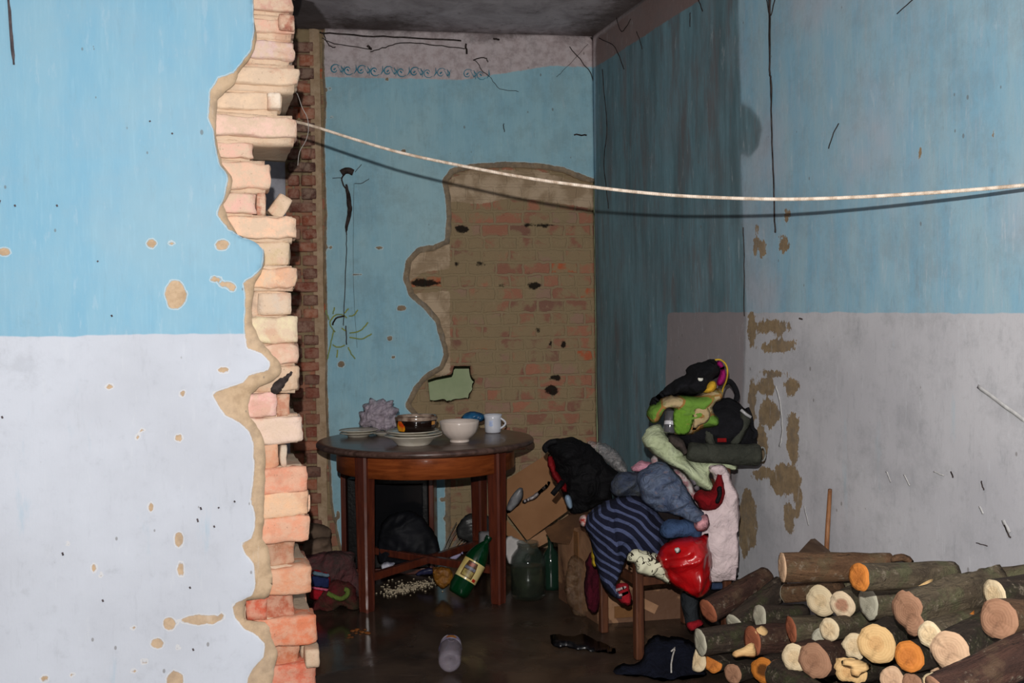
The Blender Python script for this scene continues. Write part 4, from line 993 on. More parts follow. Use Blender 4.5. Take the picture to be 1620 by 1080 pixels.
for k in range(9):
    a = at(698 + k * 3, 878 - rr.uniform(0, 6), 5.2); b = at(722 + k * 4 + rr.uniform(-3, 3), 826 + k * 3.5, 5.32)
    part('rod', tube([a, (a + b) / 2 + Vector((0, 0, 0.01)), b], 0.0022, 6), simple('dull_rod', (140, 136, 130), (100, 96, 92), 0.4), t)
puff('orange_bag', [(683, 898), (694, 896), (712, 899), (718, 910), (712, 925), (700, 932), (692, 926), (684, 912)], 4.72, 0.03, film('amber_film', (150, 100, 34), 0.8, 0.2, (110, 66, 20)), 'crumpled amber plastic wrapper on the floor beside the green bottle', 'wrapper', wr=0.02, fr=20, res=0.006)
puff('blue_wrapper', [(655, 908), (668, 900), (682, 897), (690, 902), (678, 908), (662, 912)], 4.9, 0.012, simple('navy_film', (40, 42, 74), (24, 26, 46), 0.4), 'dark blue wrapper on the floor behind the spilled grains', 'wrapper', wr=0.01, res=0.006)
puff('paper_scrap', [(710, 885), (716, 876), (730, 872), (738, 871), (732, 879), (722, 886)], 5.0, 0.01, simple('lilac_paper', (166, 158, 190), (130, 122, 150), 0.7), 'lilac scrap of paper behind the green bottle under the table', 'paper', wr=0.008, res=0.006)
puff('foil_tray', [(600, 897), (606, 889), (622, 888), (628, 893), (618, 900), (604, 902)], 4.75, 0.015, glossy('shiny_white_foil', (190, 190, 200), 0.15, c2=(80, 80, 100)), 'shiny white foil piece on the floor under the left of the table', 'foil', wr=0.01, res=0.006)
for i, (px, lb) in enumerate([([(800, 852), (815, 850), (838, 862), (846, 872), (832, 880), (822, 892), (806, 893), (801, 880)], 'white sheet of paper leaning behind the large glass jar'),
                              ([(774, 860), (788, 858), (800, 870), (798, 884), (786, 880)], 'white card scrap behind the front right table leg')]):
    puff('paper_sheet', px, 5.0 + 0.06 * i, 0.008, simple('white_paper' + str(i), (196, 192, 190), (170, 166, 164), 0.8, 0.2), lb, 'paper', wr=0.01, fr=8, res=0.008)
# spilled grains
rr = random.Random(8); mb = MB()
for k in range(330):
    if k < 240:
        u = rr.gauss(0, 1); x = 648 + 20 * u; y = 930 - 0.22 * (x - 648) + rr.gauss(0, 3.4)
    else: x = rr.uniform(603, 708); y = 926 + rr.gauss(0, 7) - 0.12 * (x - 650)
    p = floor_at(x, y); r = rr.uniform(0.003, 0.0065)
    V, Fc = lathe([(0.0005, 0), (r, r * 0.35), (r * 0.8, r), (0.0005, r * 1.2)], p, n=6)
    mb.add(V, Fc)
o = mb.obj('spilled_grain', simple('cream_grain', (190, 176, 150), (160, 146, 124), 0.8, 0.2, 40, 0), base=floor_at(650, 930)); tag(o, 'scatter of cream coloured grains spilled on the floor under the table', 'grain', kind='stuff')
rr = random.Random(18); mb = MB()
for k in range(14):
    p = floor_at(550 + rr.gauss(0, 2) + k * 2.4, 1005 - k * 0.5 + rr.gauss(0, 3)); r = rr.uniform(0.006, 0.014)
    V, Fc = lathe([(0.0005, 0), (r, r * 0.15), (r * 0.7, r * 0.4), (0.0005, r * 0.45)], p, n=7); mb.add(V, Fc)
o = mb.obj('food_crumb', simple('orange_crumb', (120, 68, 24), (86, 48, 20), 0.7), base=floor_at(568, 1003)); tag(o, 'orange-brown food crumbs on the wet floor left of the bottle', 'crumbs', kind='stuff')
# cardboard behind the table
Mcard = simple('brown_cardboard', (150, 110, 78), (136, 98, 68), 0.9, 0.1, 4, 0.15)
t = thing('cardboard_sheet', floor_at(835, 900), 'opened brown cardboard box leaning against the brick wall behind the backpack', 'cardboard')
slab('panel', [(799, 760), (866, 718), (884, 735), (880, 760), (800, 813)], 5.38, 0.006, Mcard, (0, 0.25), t)
slab('panel', [(802, 813), (874, 762), (899, 802), (898, 808), (834, 855)], 5.22, 0.006, Mcard, (0, 0.3), t)
slab('flap', [(834, 856), (870, 832), (876, 852), (846, 868)], 5.14, 0.005, simple('inner_cardboard', (168, 128, 96), (150, 110, 80), 0.9), (0, -0.2), t)
slab('flap', [(801, 822), (832, 856), (846, 868), (838, 867), (801, 846)], 5.16, 0.005, Mcard, (0, 0.2), t)
puff('metal_lid', [(801, 805), (806, 790), (816, 776), (826, 770), (827, 786), (818, 800), (804, 812)], 5.14, 0.012, glossy('dull_grey_metal', (128, 128, 130), 0.35, c2=(96, 96, 100)), 'grey metal lid stuck between the cardboard panels', 'lid', wr=0.004, res=0.008)
puff('crumpled_foil', [(826, 792), (845, 782), (862, 768), (870, 760), (864, 772), (846, 788), (830, 796)], 5.12, 0.01, glossy('white_film_strip', (170, 160, 160), 0.3, c2=(60, 50, 44)), 'strip of white and silver film on the cardboard panels', 'foil', wr=0.01, fr=20, res=0.006)
# papers and rags left behind the partition
for i, (px, Y, c1, c2, lb) in enumerate([([(478, 852), (480, 826), (492, 826), (510, 830), (522, 838), (520, 852), (505, 860)], 5.05, (110, 92, 78), (80, 66, 56), 'topmost crumpled brown paper sack behind the broken wall edge'),
                                  ([(478, 882), (480, 858), (500, 852), (522, 852), (524, 870), (526, 884), (505, 888), (490, 888)], 4.95, (118, 98, 84), (90, 74, 62), 'lower crumpled brown paper sack behind the broken wall edge')]):
    puff('paper_sack', px, Y, 0.06, simple('brown_sack' + str(i), c1, c2, 0.9, 0.1, 6, 0.4, 0.01, 25), lb, 'sack', wr=0.03, fr=12, ang=2.8, seed=i + 3)
Mma = cloth('maroon_check_wool', (92, 40, 44), (58, 40, 42))
puff('wool_blanket', [(470, 884), (500, 876), (540, 870), (562, 876), (562, 892), (572, 915), (578, 935), (566, 948), (540, 940), (505, 925), (475, 918)], 4.72, 0.10, cloth('maroon_grey_wool', (96, 56, 58), (62, 56, 54)), 'heap of maroon and grey wool blanket on the floor behind the broken wall', 'blanket', wr=0.04, fr=8, seed=21)
puff('wool_scarf', [(500, 945), (520, 922), (545, 918), (560, 925), (566, 945), (572, 964), (558, 970), (540, 958), (530, 975), (518, 985), (508, 965), (500, 978), (490, 965)], 4.52, 0.06, cloth('dark_red_green_wool', (88, 30, 34), (50, 46, 32)), 'dark red and green wool garment at the foot of the blanket heap', 'garment', wr=0.03, fr=10, seed=22)
t = puff('striped_flag', [(488, 946), (491, 925), (494, 902), (508, 904), (522, 908), (521, 930), (518, 950), (503, 950)], 4.50, 0.025, cloth('crimson_cloth', (160, 22, 36), (130, 16, 28)), 'striped cloth in grey-blue, navy, pink and red beside the broken wall', 'cloth', wr=0.008, seed=23, res=0.007, sm=2)
puff('grey_band', [(494, 902), (522, 908), (521, 914), (494, 910)], 4.472, 0.008, cloth('grey_blue_cloth', (110, 132, 148)), parent=t, wr=0.002, res=0.005, sharp=True)
puff('navy_band', [(493, 910), (521, 914), (520, 931), (492, 927)], 4.470, 0.008, cloth('navy_cloth', (34, 44, 84)), parent=t, wr=0.002, res=0.005, sharp=True)
puff('pink_band', [(492, 927), (520, 931), (519, 936), (492, 931)], 4.468, 0.008, cloth('pink_cloth', (204, 92, 120)), parent=t, wr=0.002, res=0.004, sharp=True)
V, Fc = tube([at(x, y, 4.43) for x, y in smooth_poly([(518, 938), (526, 942), (538, 947), (548, 942), (550, 934), (545, 932)], 4, False)], 0.011, 8)
tag(obj('green_strap', V, Fc, cloth('moss_green_strap', (98, 116, 52))), 'moss green strap lying on the dark red garment', 'strap')

# ------------------------------------------------------------------ chair
CW = wood('chair_wood', (96, 58, 38), (70, 40, 28), 0.45, (10, 10, 1), 5)
L1 = Vector((0.471, 3.78, 0)); uu = Vector((-0.30, 0.955, 0)).normalized(); vv = Vector((0.955, 0.30, 0)).normalized()
cc = L1 + uu * 0.175 + vv * 0.19
t = thing('wooden_chair', cc, 'brown wooden chair buried under heaps of clothes', 'chair')
rot = math.atan2(vv.y, vv.x); RM = Matrix.Rotation(rot, 3, 'Z')
for a, b, h in ((0, 0, 0.40), (0.35, 0, 0.40), (0, 0.38, 0.86), (0.35, 0.38, 0.86)):
    p = L1 + uu * a + vv * b
    part('leg', box(p + Vector((0, 0, h / 2)), (0.034, 0.034, h), RM, 0.006), CW, t, False)
part('seat', box(cc + Vector((0, 0, 0.385)), (0.40, 0.37, 0.03), RM, 0.008), CW, t, False)
for a in (0, 0.35): part('rail', box(L1 + uu * a + vv * 0.19 + Vector((0, 0, 0.30)), (0.35, 0.02, 0.035), RM, 0.003), CW, t, False)
for b in (0, 0.38): part('rail', box(L1 + uu * 0.175 + vv * b + Vector((0, 0, 0.30)), (0.02, 0.32, 0.035), RM, 0.003), CW, t, False)
for z in (0.62, 0.80): part('back_slat', box(L1 + uu * 0.175 + vv * 0.385 + Vector((0, 0, z)), (0.016, 0.32, 0.07), RM, 0.004), CW, t, False)

# ------------------------------------------------------------------ carton under the chair
q0 = floor_at(946, 987); q1 = floor_at(1086, 977); q2 = floor_at(884, 946)
ex = (q1 - q0); ey = (q2 - q0); H = 0.37
Mbox = NT('damp_wrapped_cardboard', 0.6, 0.3); ob = Mbox.coord('Object'); x_, y_, z_ = Mbox.sep(ob)
n_ = Mbox.noise(ob, 7, 5, 0.6)
c_ = Mbox.mix(Mbox.step(n_, 0.4, 0.6), lin((148, 112, 84)), lin((128, 94, 70)))
c_ = Mbox.mix(Mbox.math('MULTIPLY', Mbox.step(Mbox.math('ADD', n_, Mbox.math('MULTIPLY', z_, -1.2)), 0.36, 0.40), 0.8), c_, lin((92, 64, 48)))
Mbox.col(c_); Mbox.bump(n_, 0.5, 0.02); Mbox = Mbox.m
t = thing('carton', q0 + (ex + ey) / 2, 'large brown cardboard box with damp stains and tape under the chair', 'box')
V = []; Fc = []; n1, n2, n3 = 12, 10, 8
mb = MB()
def facegrid(o, a, b, na, nb, amp=0.012, seed=1):
    V = []; nn = a.cross(b).normalized()
    for i in range(na + 1):
        for j in range(nb + 1):
            u, v = i / na, j / nb
            e = min(1, min(u, 1 - u, v, 1 - v) * 6)
            V.append(o + a * u + b * v + nn * float(amp * e * fbm(np.array([u * 3.0 + seed]), np.array([v * 3.0]), seed, 3)[0]))
    Fc = [(i * (nb + 1) + j, (i + 1) * (nb + 1) + j, (i + 1) * (nb + 1) + j + 1, i * (nb + 1) + j + 1) for i in range(na) for j in range(nb)]
    return V, Fc
up = Vector((0, 0, H))
for (o_, a_, b_, s_) in ((q0, ex, up, 1), (q0, ey, up, 2), (q0 + ex, ey, up, 3), (q0 + ey, ex, up, 4), (q0 + up, ex, ey, 5)):
    mb.add(*facegrid(o_, a_, b_, 12, 8, 0.015, s_))
mb.obj('body', Mbox, t, base=None)
eyn = ey.normalized(); exn = ex.normalized(); fn = Vector((exn.y, -exn.x, 0)); ln_ = Vector((-eyn.y, eyn.x, 0))
if ln_.x > 0: ln_ = -ln_
mbt = MB()
for k in range(3): mbt.add(*box(q0 + ex * (0.70 - 0.02 * k) + fn * 0.014 + Vector((0, 0, 0.27 - k * 0.022)), (0.055 + 0.01 * k, 0.002, 0.005), Matrix.Rotation(math.atan2(ex.y, ex.x), 3, 'Z')))
mbt.obj('printed_lines', simple('dark_print', (74, 52, 40)), t, False)
mbt = MB()
mbt.add(*box(q0 + ey * 0.45 + ln_ * 0.012 + Vector((0, 0, H / 2)), (0.05, 0.003, H * 0.96), Matrix.Rotation(math.atan2(ey.y, ey.x), 3, 'Z')))
mbt.obj('tape', glossy('brown_side_tape', (120, 84, 54), 0.12, 0.6, noise=30), t, False)
mbt = MB()
mbt.add(*box(q0 + ex * 0.30 + fn * 0.013 + Vector((0, 0, 0.05)), (0.10, 0.003, 0.05), Matrix.Rotation(math.atan2(ex.y, ex.x), 3, 'Z')))
mbt.obj('tape', glossy('brown_tape', (120, 84, 54), 0.12, 0.6, noise=30), t, False)
mbt = MB()
mbt.add(*box(q0 + ex * 0.55 + fn * 0.012 + Vector((0, 0, 0.07)), (0.09, 0.002, 0.04), Matrix.Rotation(math.atan2(ex.y, ex.x), 3, 'Z') @ Matrix.Rotation(0.5, 3, 'Y')))
mbt.obj('torn_patch', simple('pale_torn_card', (176, 136, 104), (150, 112, 84), 0.9), t, False)
slab('carton_flap', [(862, 838), (900, 815), (930, 812), (934, 850), (905, 862), (872, 856)], 4.46, 0.006, simple('dark_brown_card', (96, 66, 42), (70, 48, 32), 0.8), (0, -0.5), t)
puff('plastic_film', [(905, 880), (925, 890), (935, 930), (946, 975), (936, 988), (915, 982), (900, 960), (893, 920)], 4.36, 0.02, film('clear_brown_film', (90, 66, 46), 0.10, 0.08, (130, 104, 80), 26), 'torn clear packing film hanging down the left side of the large carton', 'film', wr=0.03, fr=16, res=0.008)

# ------------------------------------------------------------------ clothes heap
Mblkc = cloth('black_nylon', (14, 14, 17), (8, 8, 10), 0.7, 300)
t = puff('backpack', [(866, 706), (872, 698), (886, 693), (905, 690), (922, 697), (948, 716), (966, 738), (981, 750), (972, 762), (966, 775), (968, 792), (950, 800), (925, 810), (905, 812), (896, 795), (888, 770), (878, 745), (870, 722)], 4.40, 0.12, Mblkc,
     'black backpack with a red side leaning on the carton left of the clothes', 'backpack', wr=0.0300, fr=5, seed=31, Tb=0.10)
puff('side_pocket', [(869, 714), (876, 720), (880, 738), (889, 758), (899, 778), (896, 784), (884, 770), (870, 750), (866, 735), (866, 722)], 4.34, 0.04, cloth('red_nylon', (128, 16, 22), (96, 10, 16), 0.6), parent=t, wr=0.0060, res=0.007)
part('strap', tube([at(890, 762, 4.24), at(882, 772, 4.22), at(874, 782, 4.22)], 0.012, 8), Mblkc, t)
part('handle', tube([at(x, y, 4.30) for x, y in smooth_poly([(866, 714), (862, 708), (870, 700), (880, 698)], 4, False)], 0.013, 8), Mblkc, t)
puff('water_bottle', [(893, 788), (897, 782), (903, 786), (906, 798), (905, 806), (898, 802)], 4.22, 0.02, glossy('pale_blue_plastic', (120, 140, 160), 0.3), 'pale blue plastic object poking out below the red side of the backpack', 'bottle', wr=0.0020, res=0.005)
puff('clear_bag', [(926, 702), (945, 698), (962, 704), (978, 716), (990, 732), (992, 748), (975, 745), (955, 728), (938, 714)], 4.62, 0.06, film('clear_film', (150, 146, 146), 0.25, 0.06, (200, 196, 196), 30), 'crumpled clear plastic bag behind the backpack', 'plastic bag', wr=0.0600, fr=16, res=0.008)
# striped hoodie
m = NT('navy_striped_knit', 0.95, 0.15); ob = m.coord('Object')
mp_ = m.n('ShaderNodeMapping'); mp_.inputs['Rotation'].default_value = (0, math.radians(-38), 0); m.L(ob, mp_.inputs[0])
nz = m.n('ShaderNodeTexNoise'); nz.inputs['Scale'].default_value = 4.0; nz.inputs['Detail'].default_value = 1.5; m.L(ob, nz.inputs['Vector'])
va = m.n('ShaderNodeVectorMath'); va.operation = 'MULTIPLY_ADD'; m.L(nz.outputs['Color'], va.inputs[0]); va.inputs[1].default_value = (0.13, 0, 0.13); m.L(mp_.outputs[0], va.inputs[2])
sx_ = m.sep(va.outputs[0]); w_ = m.math('SINE', m.math('MULTIPLY', sx_[2], 190)); 
m.col(m.mix(m.step(w_, 0.35, 0.6), lin((22, 24, 40)), lin((70, 78, 108)))); m.bump(m.math('ADD', m.noise(ob, 12, 6, 0.6, 1.2), m.math('MULTIPLY', m.noise(ob, 160, 2), 0.05)), 0.6, 0.03); Mstr = m.m
t = puff('striped_hoodie', [(925, 832), (930, 812), (948, 800), (970, 790), (990, 784), (1012, 784), (1032, 800), (1050, 820), (1060, 845), (1050, 868), (1035, 880), (1010, 878), (996, 874), (985, 900), (975, 925), (985, 945), (966, 940), (950, 920), (942, 890), (938, 862), (932, 845)], 3.86, 0.11, Mstr,
     'navy hoodie with blue-grey stripes draped over the front of the chair', 'hoodie', wr=0.0450, fr=6, ang=0.9, seed=41, tilt=(0, 0.35))
Mred = cloth('red_rib_knit', (150, 26, 36), (120, 18, 28))
t2 = puff('cuff', [(970, 928), (984, 921), (994, 925), (1000, 942), (998, 955), (984, 957), (975, 948)], 3.79, 0.03, Mred, parent=t, wr=0.0060, res=0.006)
puff('cuff_stripe', [(972, 932), (990, 926), (992, 930), (974, 937)], 3.755, 0.008, cloth('white_rib', (196, 170, 168)), parent=t2, wr=0.0010, res=0.004, sharp=True)
puff('cuff_stripe', [(976, 941), (994, 934), (995, 938), (978, 946)], 3.755, 0.008, cloth('white_rib_two', (196, 170, 168)), parent=t2, wr=0.0010, res=0.004, sharp=True)
puff('yellow_cloth', [(934, 875), (940, 858), (946, 855), (946, 872), (946, 896), (938, 896), (934, 886)], 3.93, 0.02, cloth('yellow_cotton', (190, 160, 44)), 'strip of yellow cloth hanging left of the striped hoodie', 'cloth', wr=0.0080, res=0.007)
puff('yellow_cloth', [(931, 838), (936, 832), (937, 846), (934, 852)], 3.93, 0.012, cloth('yellow_cotton_small', (176, 150, 40)), 'tiny scrap of yellow cloth above the hanging yellow strip', 'cloth', wr=0.0020, res=0.005)
puff('red_white_toy', [(917, 818), (927, 814), (932, 826), (924, 834), (917, 828)], 3.90, 0.03, simple('red_white_plastic', (190, 176, 170), (150, 40, 30), 0.5, scale=60), 'small red and white object wedged below the backpack', 'toy', wr=0.0030, res=0.005)
puff('maroon_skirt', [(930, 880), (940, 872), (948, 890), (952, 920), (948, 962), (938, 968), (926, 955), (926, 915)], 4.12, 0.03, cloth('maroon_velvet', (74, 14, 30), (48, 8, 20)), 'maroon cloth hanging behind the near chair leg', 'cloth', wr=0.0300, ang=1.57, fr=10, tilt=(0, 0.1))
puff('patterned_dress', [(990, 892), (996, 874), (1010, 870), (1035, 876), (1055, 885), (1062, 900), (1060, 922), (1040, 916), (1018, 910), (1005, 906), (1002, 892), (996, 898)], 3.74, 0.035, (lambda m: (m.col(m.mix(m.step(m.math('ABSOLUTE', m.math('SUBTRACT', m.noise(m.coord('Object'), 17, 2, 0.5, 1.2), 0.5)), 0.02, 0.012), lin((206, 204, 178)), lin((46, 40, 34)))), m.m)[1])(NT('cream_with_black_squiggles', 0.9, 0.1)),
     'cream cloth with black squiggly print hanging over the front of the seat', 'cloth', wr=0.0180, ang=1.2, fr=8, seed=43, res=0.008, Tb=0.02)
m = NT('red_satin', 0.28, 0.6); m.col(m.mix(m.step(m.noise(m.coord('Object'), 6, 3), 0.4, 0.6), lin((176, 12, 18)), lin((132, 8, 12)))); m.bump(m.noise(m.coord('Object', (1, 1, 0.6)), 9, 4, 0.5, 1.0), 0.5, 0.03)
t = puff('red_satin_garment', [(1040, 882), (1046, 870), (1058, 858), (1080, 850), (1105, 848), (1120, 842), (1123, 870), (1125, 905), (1120, 935), (1105, 944), (1085, 938), (1062, 920), (1048, 902)], 3.72, 0.09, m.m,
     'shiny red satin garment hanging off the front of the chair seat', 'garment', wr=0.0675, fr=5, ang=0.9, seed=44, Tb=0.03)
puff('care_label', [(1066, 867), (1074, 865), (1078, 872), (1070, 876)], 3.60, 0.004, cloth('white_tag', (200, 196, 190)), parent=t, wr=0.0005, res=0.004, sharp=True)
Mden = cloth('washed_denim', (84, 98, 124), (54, 60, 82), 0.95, 300)
m = NT('mottled_denim', 0.95, 0.15); ob = m.coord('Object'); n = m.noise(ob, 16, 6, 0.7, 0.6)
c_ = m.mix(m.step(n, 0.35, 0.62), lin((64, 76, 102)), lin((100, 112, 134))); c_ = m.mix(m.math('MULTIPLY', m.step(m.noise(ob, 38, 4, 0.7), 0.56, 0.7), 0.5), c_, lin((128, 108, 104))); m.col(c_); m.bump(m.noise(ob, 12, 7, 0.62, 1.4), 0.8, 0.04); Mden2 = m.m
t = puff('denim_jacket', [(1012, 745), (1025, 736), (1045, 731), (1060, 738), (1075, 755), (1088, 775), (1098, 795), (1112, 808), (1114, 818), (1100, 824), (1080, 820), (1055, 812), (1035, 808), (1020, 798), (1012, 782), (1008, 762)], 3.84, 0.12, Mden2,
     'crumpled washed denim jacket on top of the seat, in front of the mint cloth', 'jacket', wr=0.0825, fr=7, ang=0.5, seed=51, tilt=(0, 0.3))
puff('denim_sleeve', [(1045, 832), (1060, 822), (1085, 820), (1108, 824), (1118, 832), (1110, 840), (1108, 856), (1090, 852), (1072, 850), (1055, 854), (1045, 846)], 3.76, 0.05, cloth('plain_denim', (62, 84, 118), (44, 62, 92)), 'flat blue denim piece lying over the red satin garment', 'denim', wr=0.0180, fr=6, seed=52, res=0.008)
puff('denim_bundle', [(965, 766), (975, 750), (992, 746), (1010, 748), (1022, 760), (1020, 778), (1010, 788), (990, 786), (970, 784)], 3.96, 0.09, cloth('darker_denim', (62, 72, 94), (70, 72, 70), 0.95, 300), 'darker denim bundle between the backpack and the denim jacket', 'denim', wr=0.0525, fr=8, seed=53)
puff('pink_fleece', [(994, 746), (998, 738), (1010, 729), (1022, 728), (1034, 731), (1032, 742), (1025, 750), (1008, 748)], 3.98, 0.05, cloth('pink_fleece', (206, 150, 166), (186, 124, 144)), 'pink fleece poking out behind the denim jacket', 'garment', wr=0.0180, seed=54, res=0.008)
puff('pink_print_cloth', [(1098, 828), (1108, 818), (1118, 815), (1122, 828), (1118, 836), (1104, 838)], 3.70, 0.03, simple('pink_print', (206, 150, 156), (60, 36, 50), 0.9, 0.1, 34), 'small pink printed cloth beside the white cardigan', 'cloth', wr=0.0100, res=0.006)
puff('white_striped_shirt', [(1030, 725), (1040, 720), (1046, 735), (1075, 745), (1090, 755), (1100, 775), (1112, 800), (1104, 808), (1092, 792), (1078, 765), (1055, 745), (1034, 740)], 3.95, 0.05, simple('white_pink_cotton', (196, 190, 188), (150, 96, 104), 0.9, 0.1, 30), 'white and pink striped shirt squeezed between the mint cloth and the denim jacket', 'shirt', wr=0.0225, seed=56, res=0.008)
t = puff('white_cardigan', [(1118, 742), (1128, 734), (1142, 734), (1152, 745), (1158, 765), (1166, 778), (1169, 800), (1167, 850), (1166, 912), (1150, 919), (1132, 922), (1108, 916), (1100, 880), (1098, 845), (1100, 800), (1122, 790), (1132, 765)], 3.83, 0.045, cloth('pinkish_white_cotton', (214, 196, 196), (200, 182, 184)),
     'long pinkish white cardigan hanging down the back of the chair', 'cardigan', wr=0.0450, fr=4, ang=1.62, seed=61, tilt=(0, -0.05), Tb=0.02)
puff('blue_hem', [(1124, 918), (1150, 916), (1167, 908), (1167, 914), (1152, 924), (1140, 934), (1124, 932)], 3.905, 0.03, cloth('blue_grey_hem', (52, 66, 92)), parent=t, wr=0.0040, res=0.007)
t = puff('red_fleece', [(1096, 784), (1108, 774), (1124, 776), (1134, 752), (1140, 745), (1146, 765), (1148, 785), (1142, 800), (1128, 808), (1112, 808), (1102, 796)], 3.80, 0.045, cloth('dark_red_fleece', (122, 14, 22), (96, 10, 16)), 'dark red fleece with a black strip over the white cardigan', 'garment', wr=0.0180, seed=62, res=0.008)
puff('black_strip', [(1134, 772), (1141, 768), (1142, 782), (1137, 796), (1131, 794), (1135, 782)], 3.745, 0.008, Mblkc, parent=t, wr=0.0010, res=0.005)
puff('grey_scarf', [(1088, 750), (1098, 748), (1106, 762), (1110, 775), (1100, 778), (1092, 766)], 3.86, 0.03, cloth('grey_knit', (124, 120, 124), (90, 80, 90)), 'grey knitted scrap above the dark red fleece', 'cloth', wr=0.0180, res=0.007)
Mmint = cloth('mint_cotton', (188, 198, 164), (168, 178, 142), 0.9, 600)
puff('mint_blouse', [(1014, 698), (1018, 686), (1030, 675), (1044, 672), (1055, 690), (1070, 700), (1085, 718), (1100, 726), (1128, 726), (1150, 730), (1172, 738), (1160, 745), (1140, 738), (1128, 742), (1122, 752), (1128, 768), (1120, 776), (1100, 768), (1090, 758), (1080, 745), (1060, 736), (1040, 722), (1024, 712)], 3.90, 0.07, Mmint,
     'pale mint green blouse hanging from under the olive bag', 'blouse', wr=0.0675, fr=6, ang=2.2, seed=63, tilt=(0, 0.15))
# olive and black bag
Mol = cloth('olive_canvas', (62, 64, 56), (48, 50, 44), 0.9, 500)
Mbk = cloth('black_canvas', (24, 24, 28), (14, 14, 17), 0.9, 400)
t = puff('shoulder_bag', [(1054, 690), (1070, 660), (1100, 640), (1130, 634), (1150, 628), (1168, 636), (1184, 650), (1192, 670), (1196, 700), (1190, 712), (1150, 716), (1100, 716), (1082, 708)], 3.93, 0.11, Mbk, 'black bag with olive straps and a rolled olive base on top of the clothes heap', 'bag', wr=0.0300, fr=4, seed=71, Tb=0.03)
rl = [at(x, y, 3.84) for x, y in smooth_poly([(1088, 713), (1110, 716), (1150, 718), (1180, 719), (1202, 719)], 4, False)]
part('rolled_base', tube(rl, [0.030, 0.036, 0.037] + [0.038] * 6 + [0.041] * 4 + [0.042, 0.044, 0.043, 0.036][:len(rl) - 13], 20), Mol, t)
part('metal_ring', tube([at(1206 + 5 * math.cos(a), 718 + 11 * math.sin(a), 3.84) for a in [k * math.pi / 6 for k in range(13)]], 0.0035, 6), glossy('grey_ring', (110, 112, 110), 0.3), t)
puff('strap', [(1110, 676), (1124, 674), (1130, 694), (1134, 706), (1120, 706), (1114, 692)], 3.845, 0.014, Mol, parent=t, wr=0.0010, res=0.007, sm=2)
puff('strap', [(1172, 648), (1186, 654), (1188, 668), (1180, 684), (1168, 704), (1154, 700), (1166, 682), (1171, 664)], 3.845, 0.014, Mol, parent=t, wr=0.0010, res=0.007)
puff('side_pocket', [(1052, 680), (1062, 686), (1078, 692), (1086, 706), (1090, 718), (1084, 724), (1074, 712), (1060, 700)], 3.86, 0.03, cloth('brown_grey_canvas', (76, 66, 62), (52, 48, 46)), parent=t, wr=0.0100, res=0.007)
part('carry_handle', tube([at(x, y, 3.92) for x, y in smooth_poly([(1147, 606), (1154, 603), (1162, 612), (1166, 624), (1164, 634)], 5, False)], 0.011, 8), Mbk, t)
part('red_badge', box(at(1142, 696, 3.835), (0.036, 0.006, 0.016), None, 0.002), cloth('red_badge_cloth', (130, 20, 22)), t)
part('buckle', tube([at(x, y, 3.80) for x, y in [(1172, 648), (1180, 655), (1188, 660)]], 0.006, 8), glossy('steel_buckle', (150, 150, 150), 0.25), t)
part('side_clip', tube([at(x, y, 3.86) for x, y in smooth_poly([(1182, 645), (1188, 660), (1190, 676), (1196, 684), (1192, 694)], 4, False)], 0.008, 8), Mbk, t)
# thermos
p0 = at(1062, 650, 3.84); p1 = at(1059, 683, 3.82); ax = (p1 - p0).normalized(); Lx = (p1 - p0).length
t = thing('steel_flask', p1, 'shiny steel flask poking out beside the green scarf', 'flask')
part('body', lathe([(0.001, 0), (0.018, 0), (0.022, 0.004), (0.022, Lx), (0.019, Lx + 0.004), (0.001, Lx + 0.004)], p0, ax, n=28), glossy('polished_steel', (80, 80, 84), 0.12, 0.8), t)
part('band', lathe([(0.0225, Lx * 0.5), (0.0235, Lx * 0.52), (0.0235, Lx * 0.66), (0.0225, Lx * 0.68)], p0, ax, n=28), glossy('bright_band', (190, 190, 196), 0.15), t)
# green and beige scarf
m = NT('green_beige_print', 0.9, 0.15); ob = m.coord('Object'); vo = m.n('ShaderNodeTexVoronoi'); vo.inputs['Scale'].default_value = 9; m.L(ob, vo.inputs['Vector'])
cr = m.sep(vo.outputs['Color']); c_ = m.mix(m.step(cr[0], 0.45, 0.47), lin((100, 136, 54)), lin((176, 156, 118)))
ve = m.n('ShaderNodeTexVoronoi'); ve.feature = 'DISTANCE_TO_EDGE'; ve.inputs['Scale'].default_value = 9; m.L(ob, ve.inputs['Vector'])
c_ = m.mix(m.step(ve.outputs['Distance'], 0.05, 0.03), c_, lin((150, 110, 60))); c_ = m.mix(m.math('MULTIPLY', m.step(m.noise(ob, 50, 3), 0.55, 0.65), 0.4), c_, lin((90, 128, 50))); m.col(c_); m.bump(m.noise(ob, 14, 6, 0.6, 1.2), 0.6, 0.03)
t = puff('printed_scarf', [(1024, 660), (1026, 646), (1040, 634), (1056, 626), (1075, 622), (1100, 626), (1118, 618), (1138, 614), (1144, 622), (1142, 632), (1130, 638), (1130, 650), (1137, 670), (1126, 674), (1110, 676), (1098, 684), (1080, 688), (1068, 684), (1066, 665), (1062, 648), (1052, 650), (1045, 662), (1032, 671)], 3.84, 0.05, m.m,
     'light green and beige printed scarf under the black garment', 'scarf', wr=0.0450, fr=7, ang=0.3, seed=81, res=0.008)
puff('beige_patch', [(1098, 650), (1106, 641), (1118, 643), (1124, 656), (1118, 668), (1106, 673), (1096, 684), (1097, 664)], 3.783, 0.004, cloth('beige_print_cloth', (176, 154, 116), (154, 134, 98)), parent=t, wr=0.0040, res=0.006)
puff('green_patch', [(1066, 650), (1084, 645), (1097, 648), (1096, 668), (1090, 684), (1078, 688), (1067, 682)], 3.785, 0.004, cloth('bright_green_cloth', (100, 140, 46), (84, 122, 40)), parent=t, wr=0.0040, res=0.006)
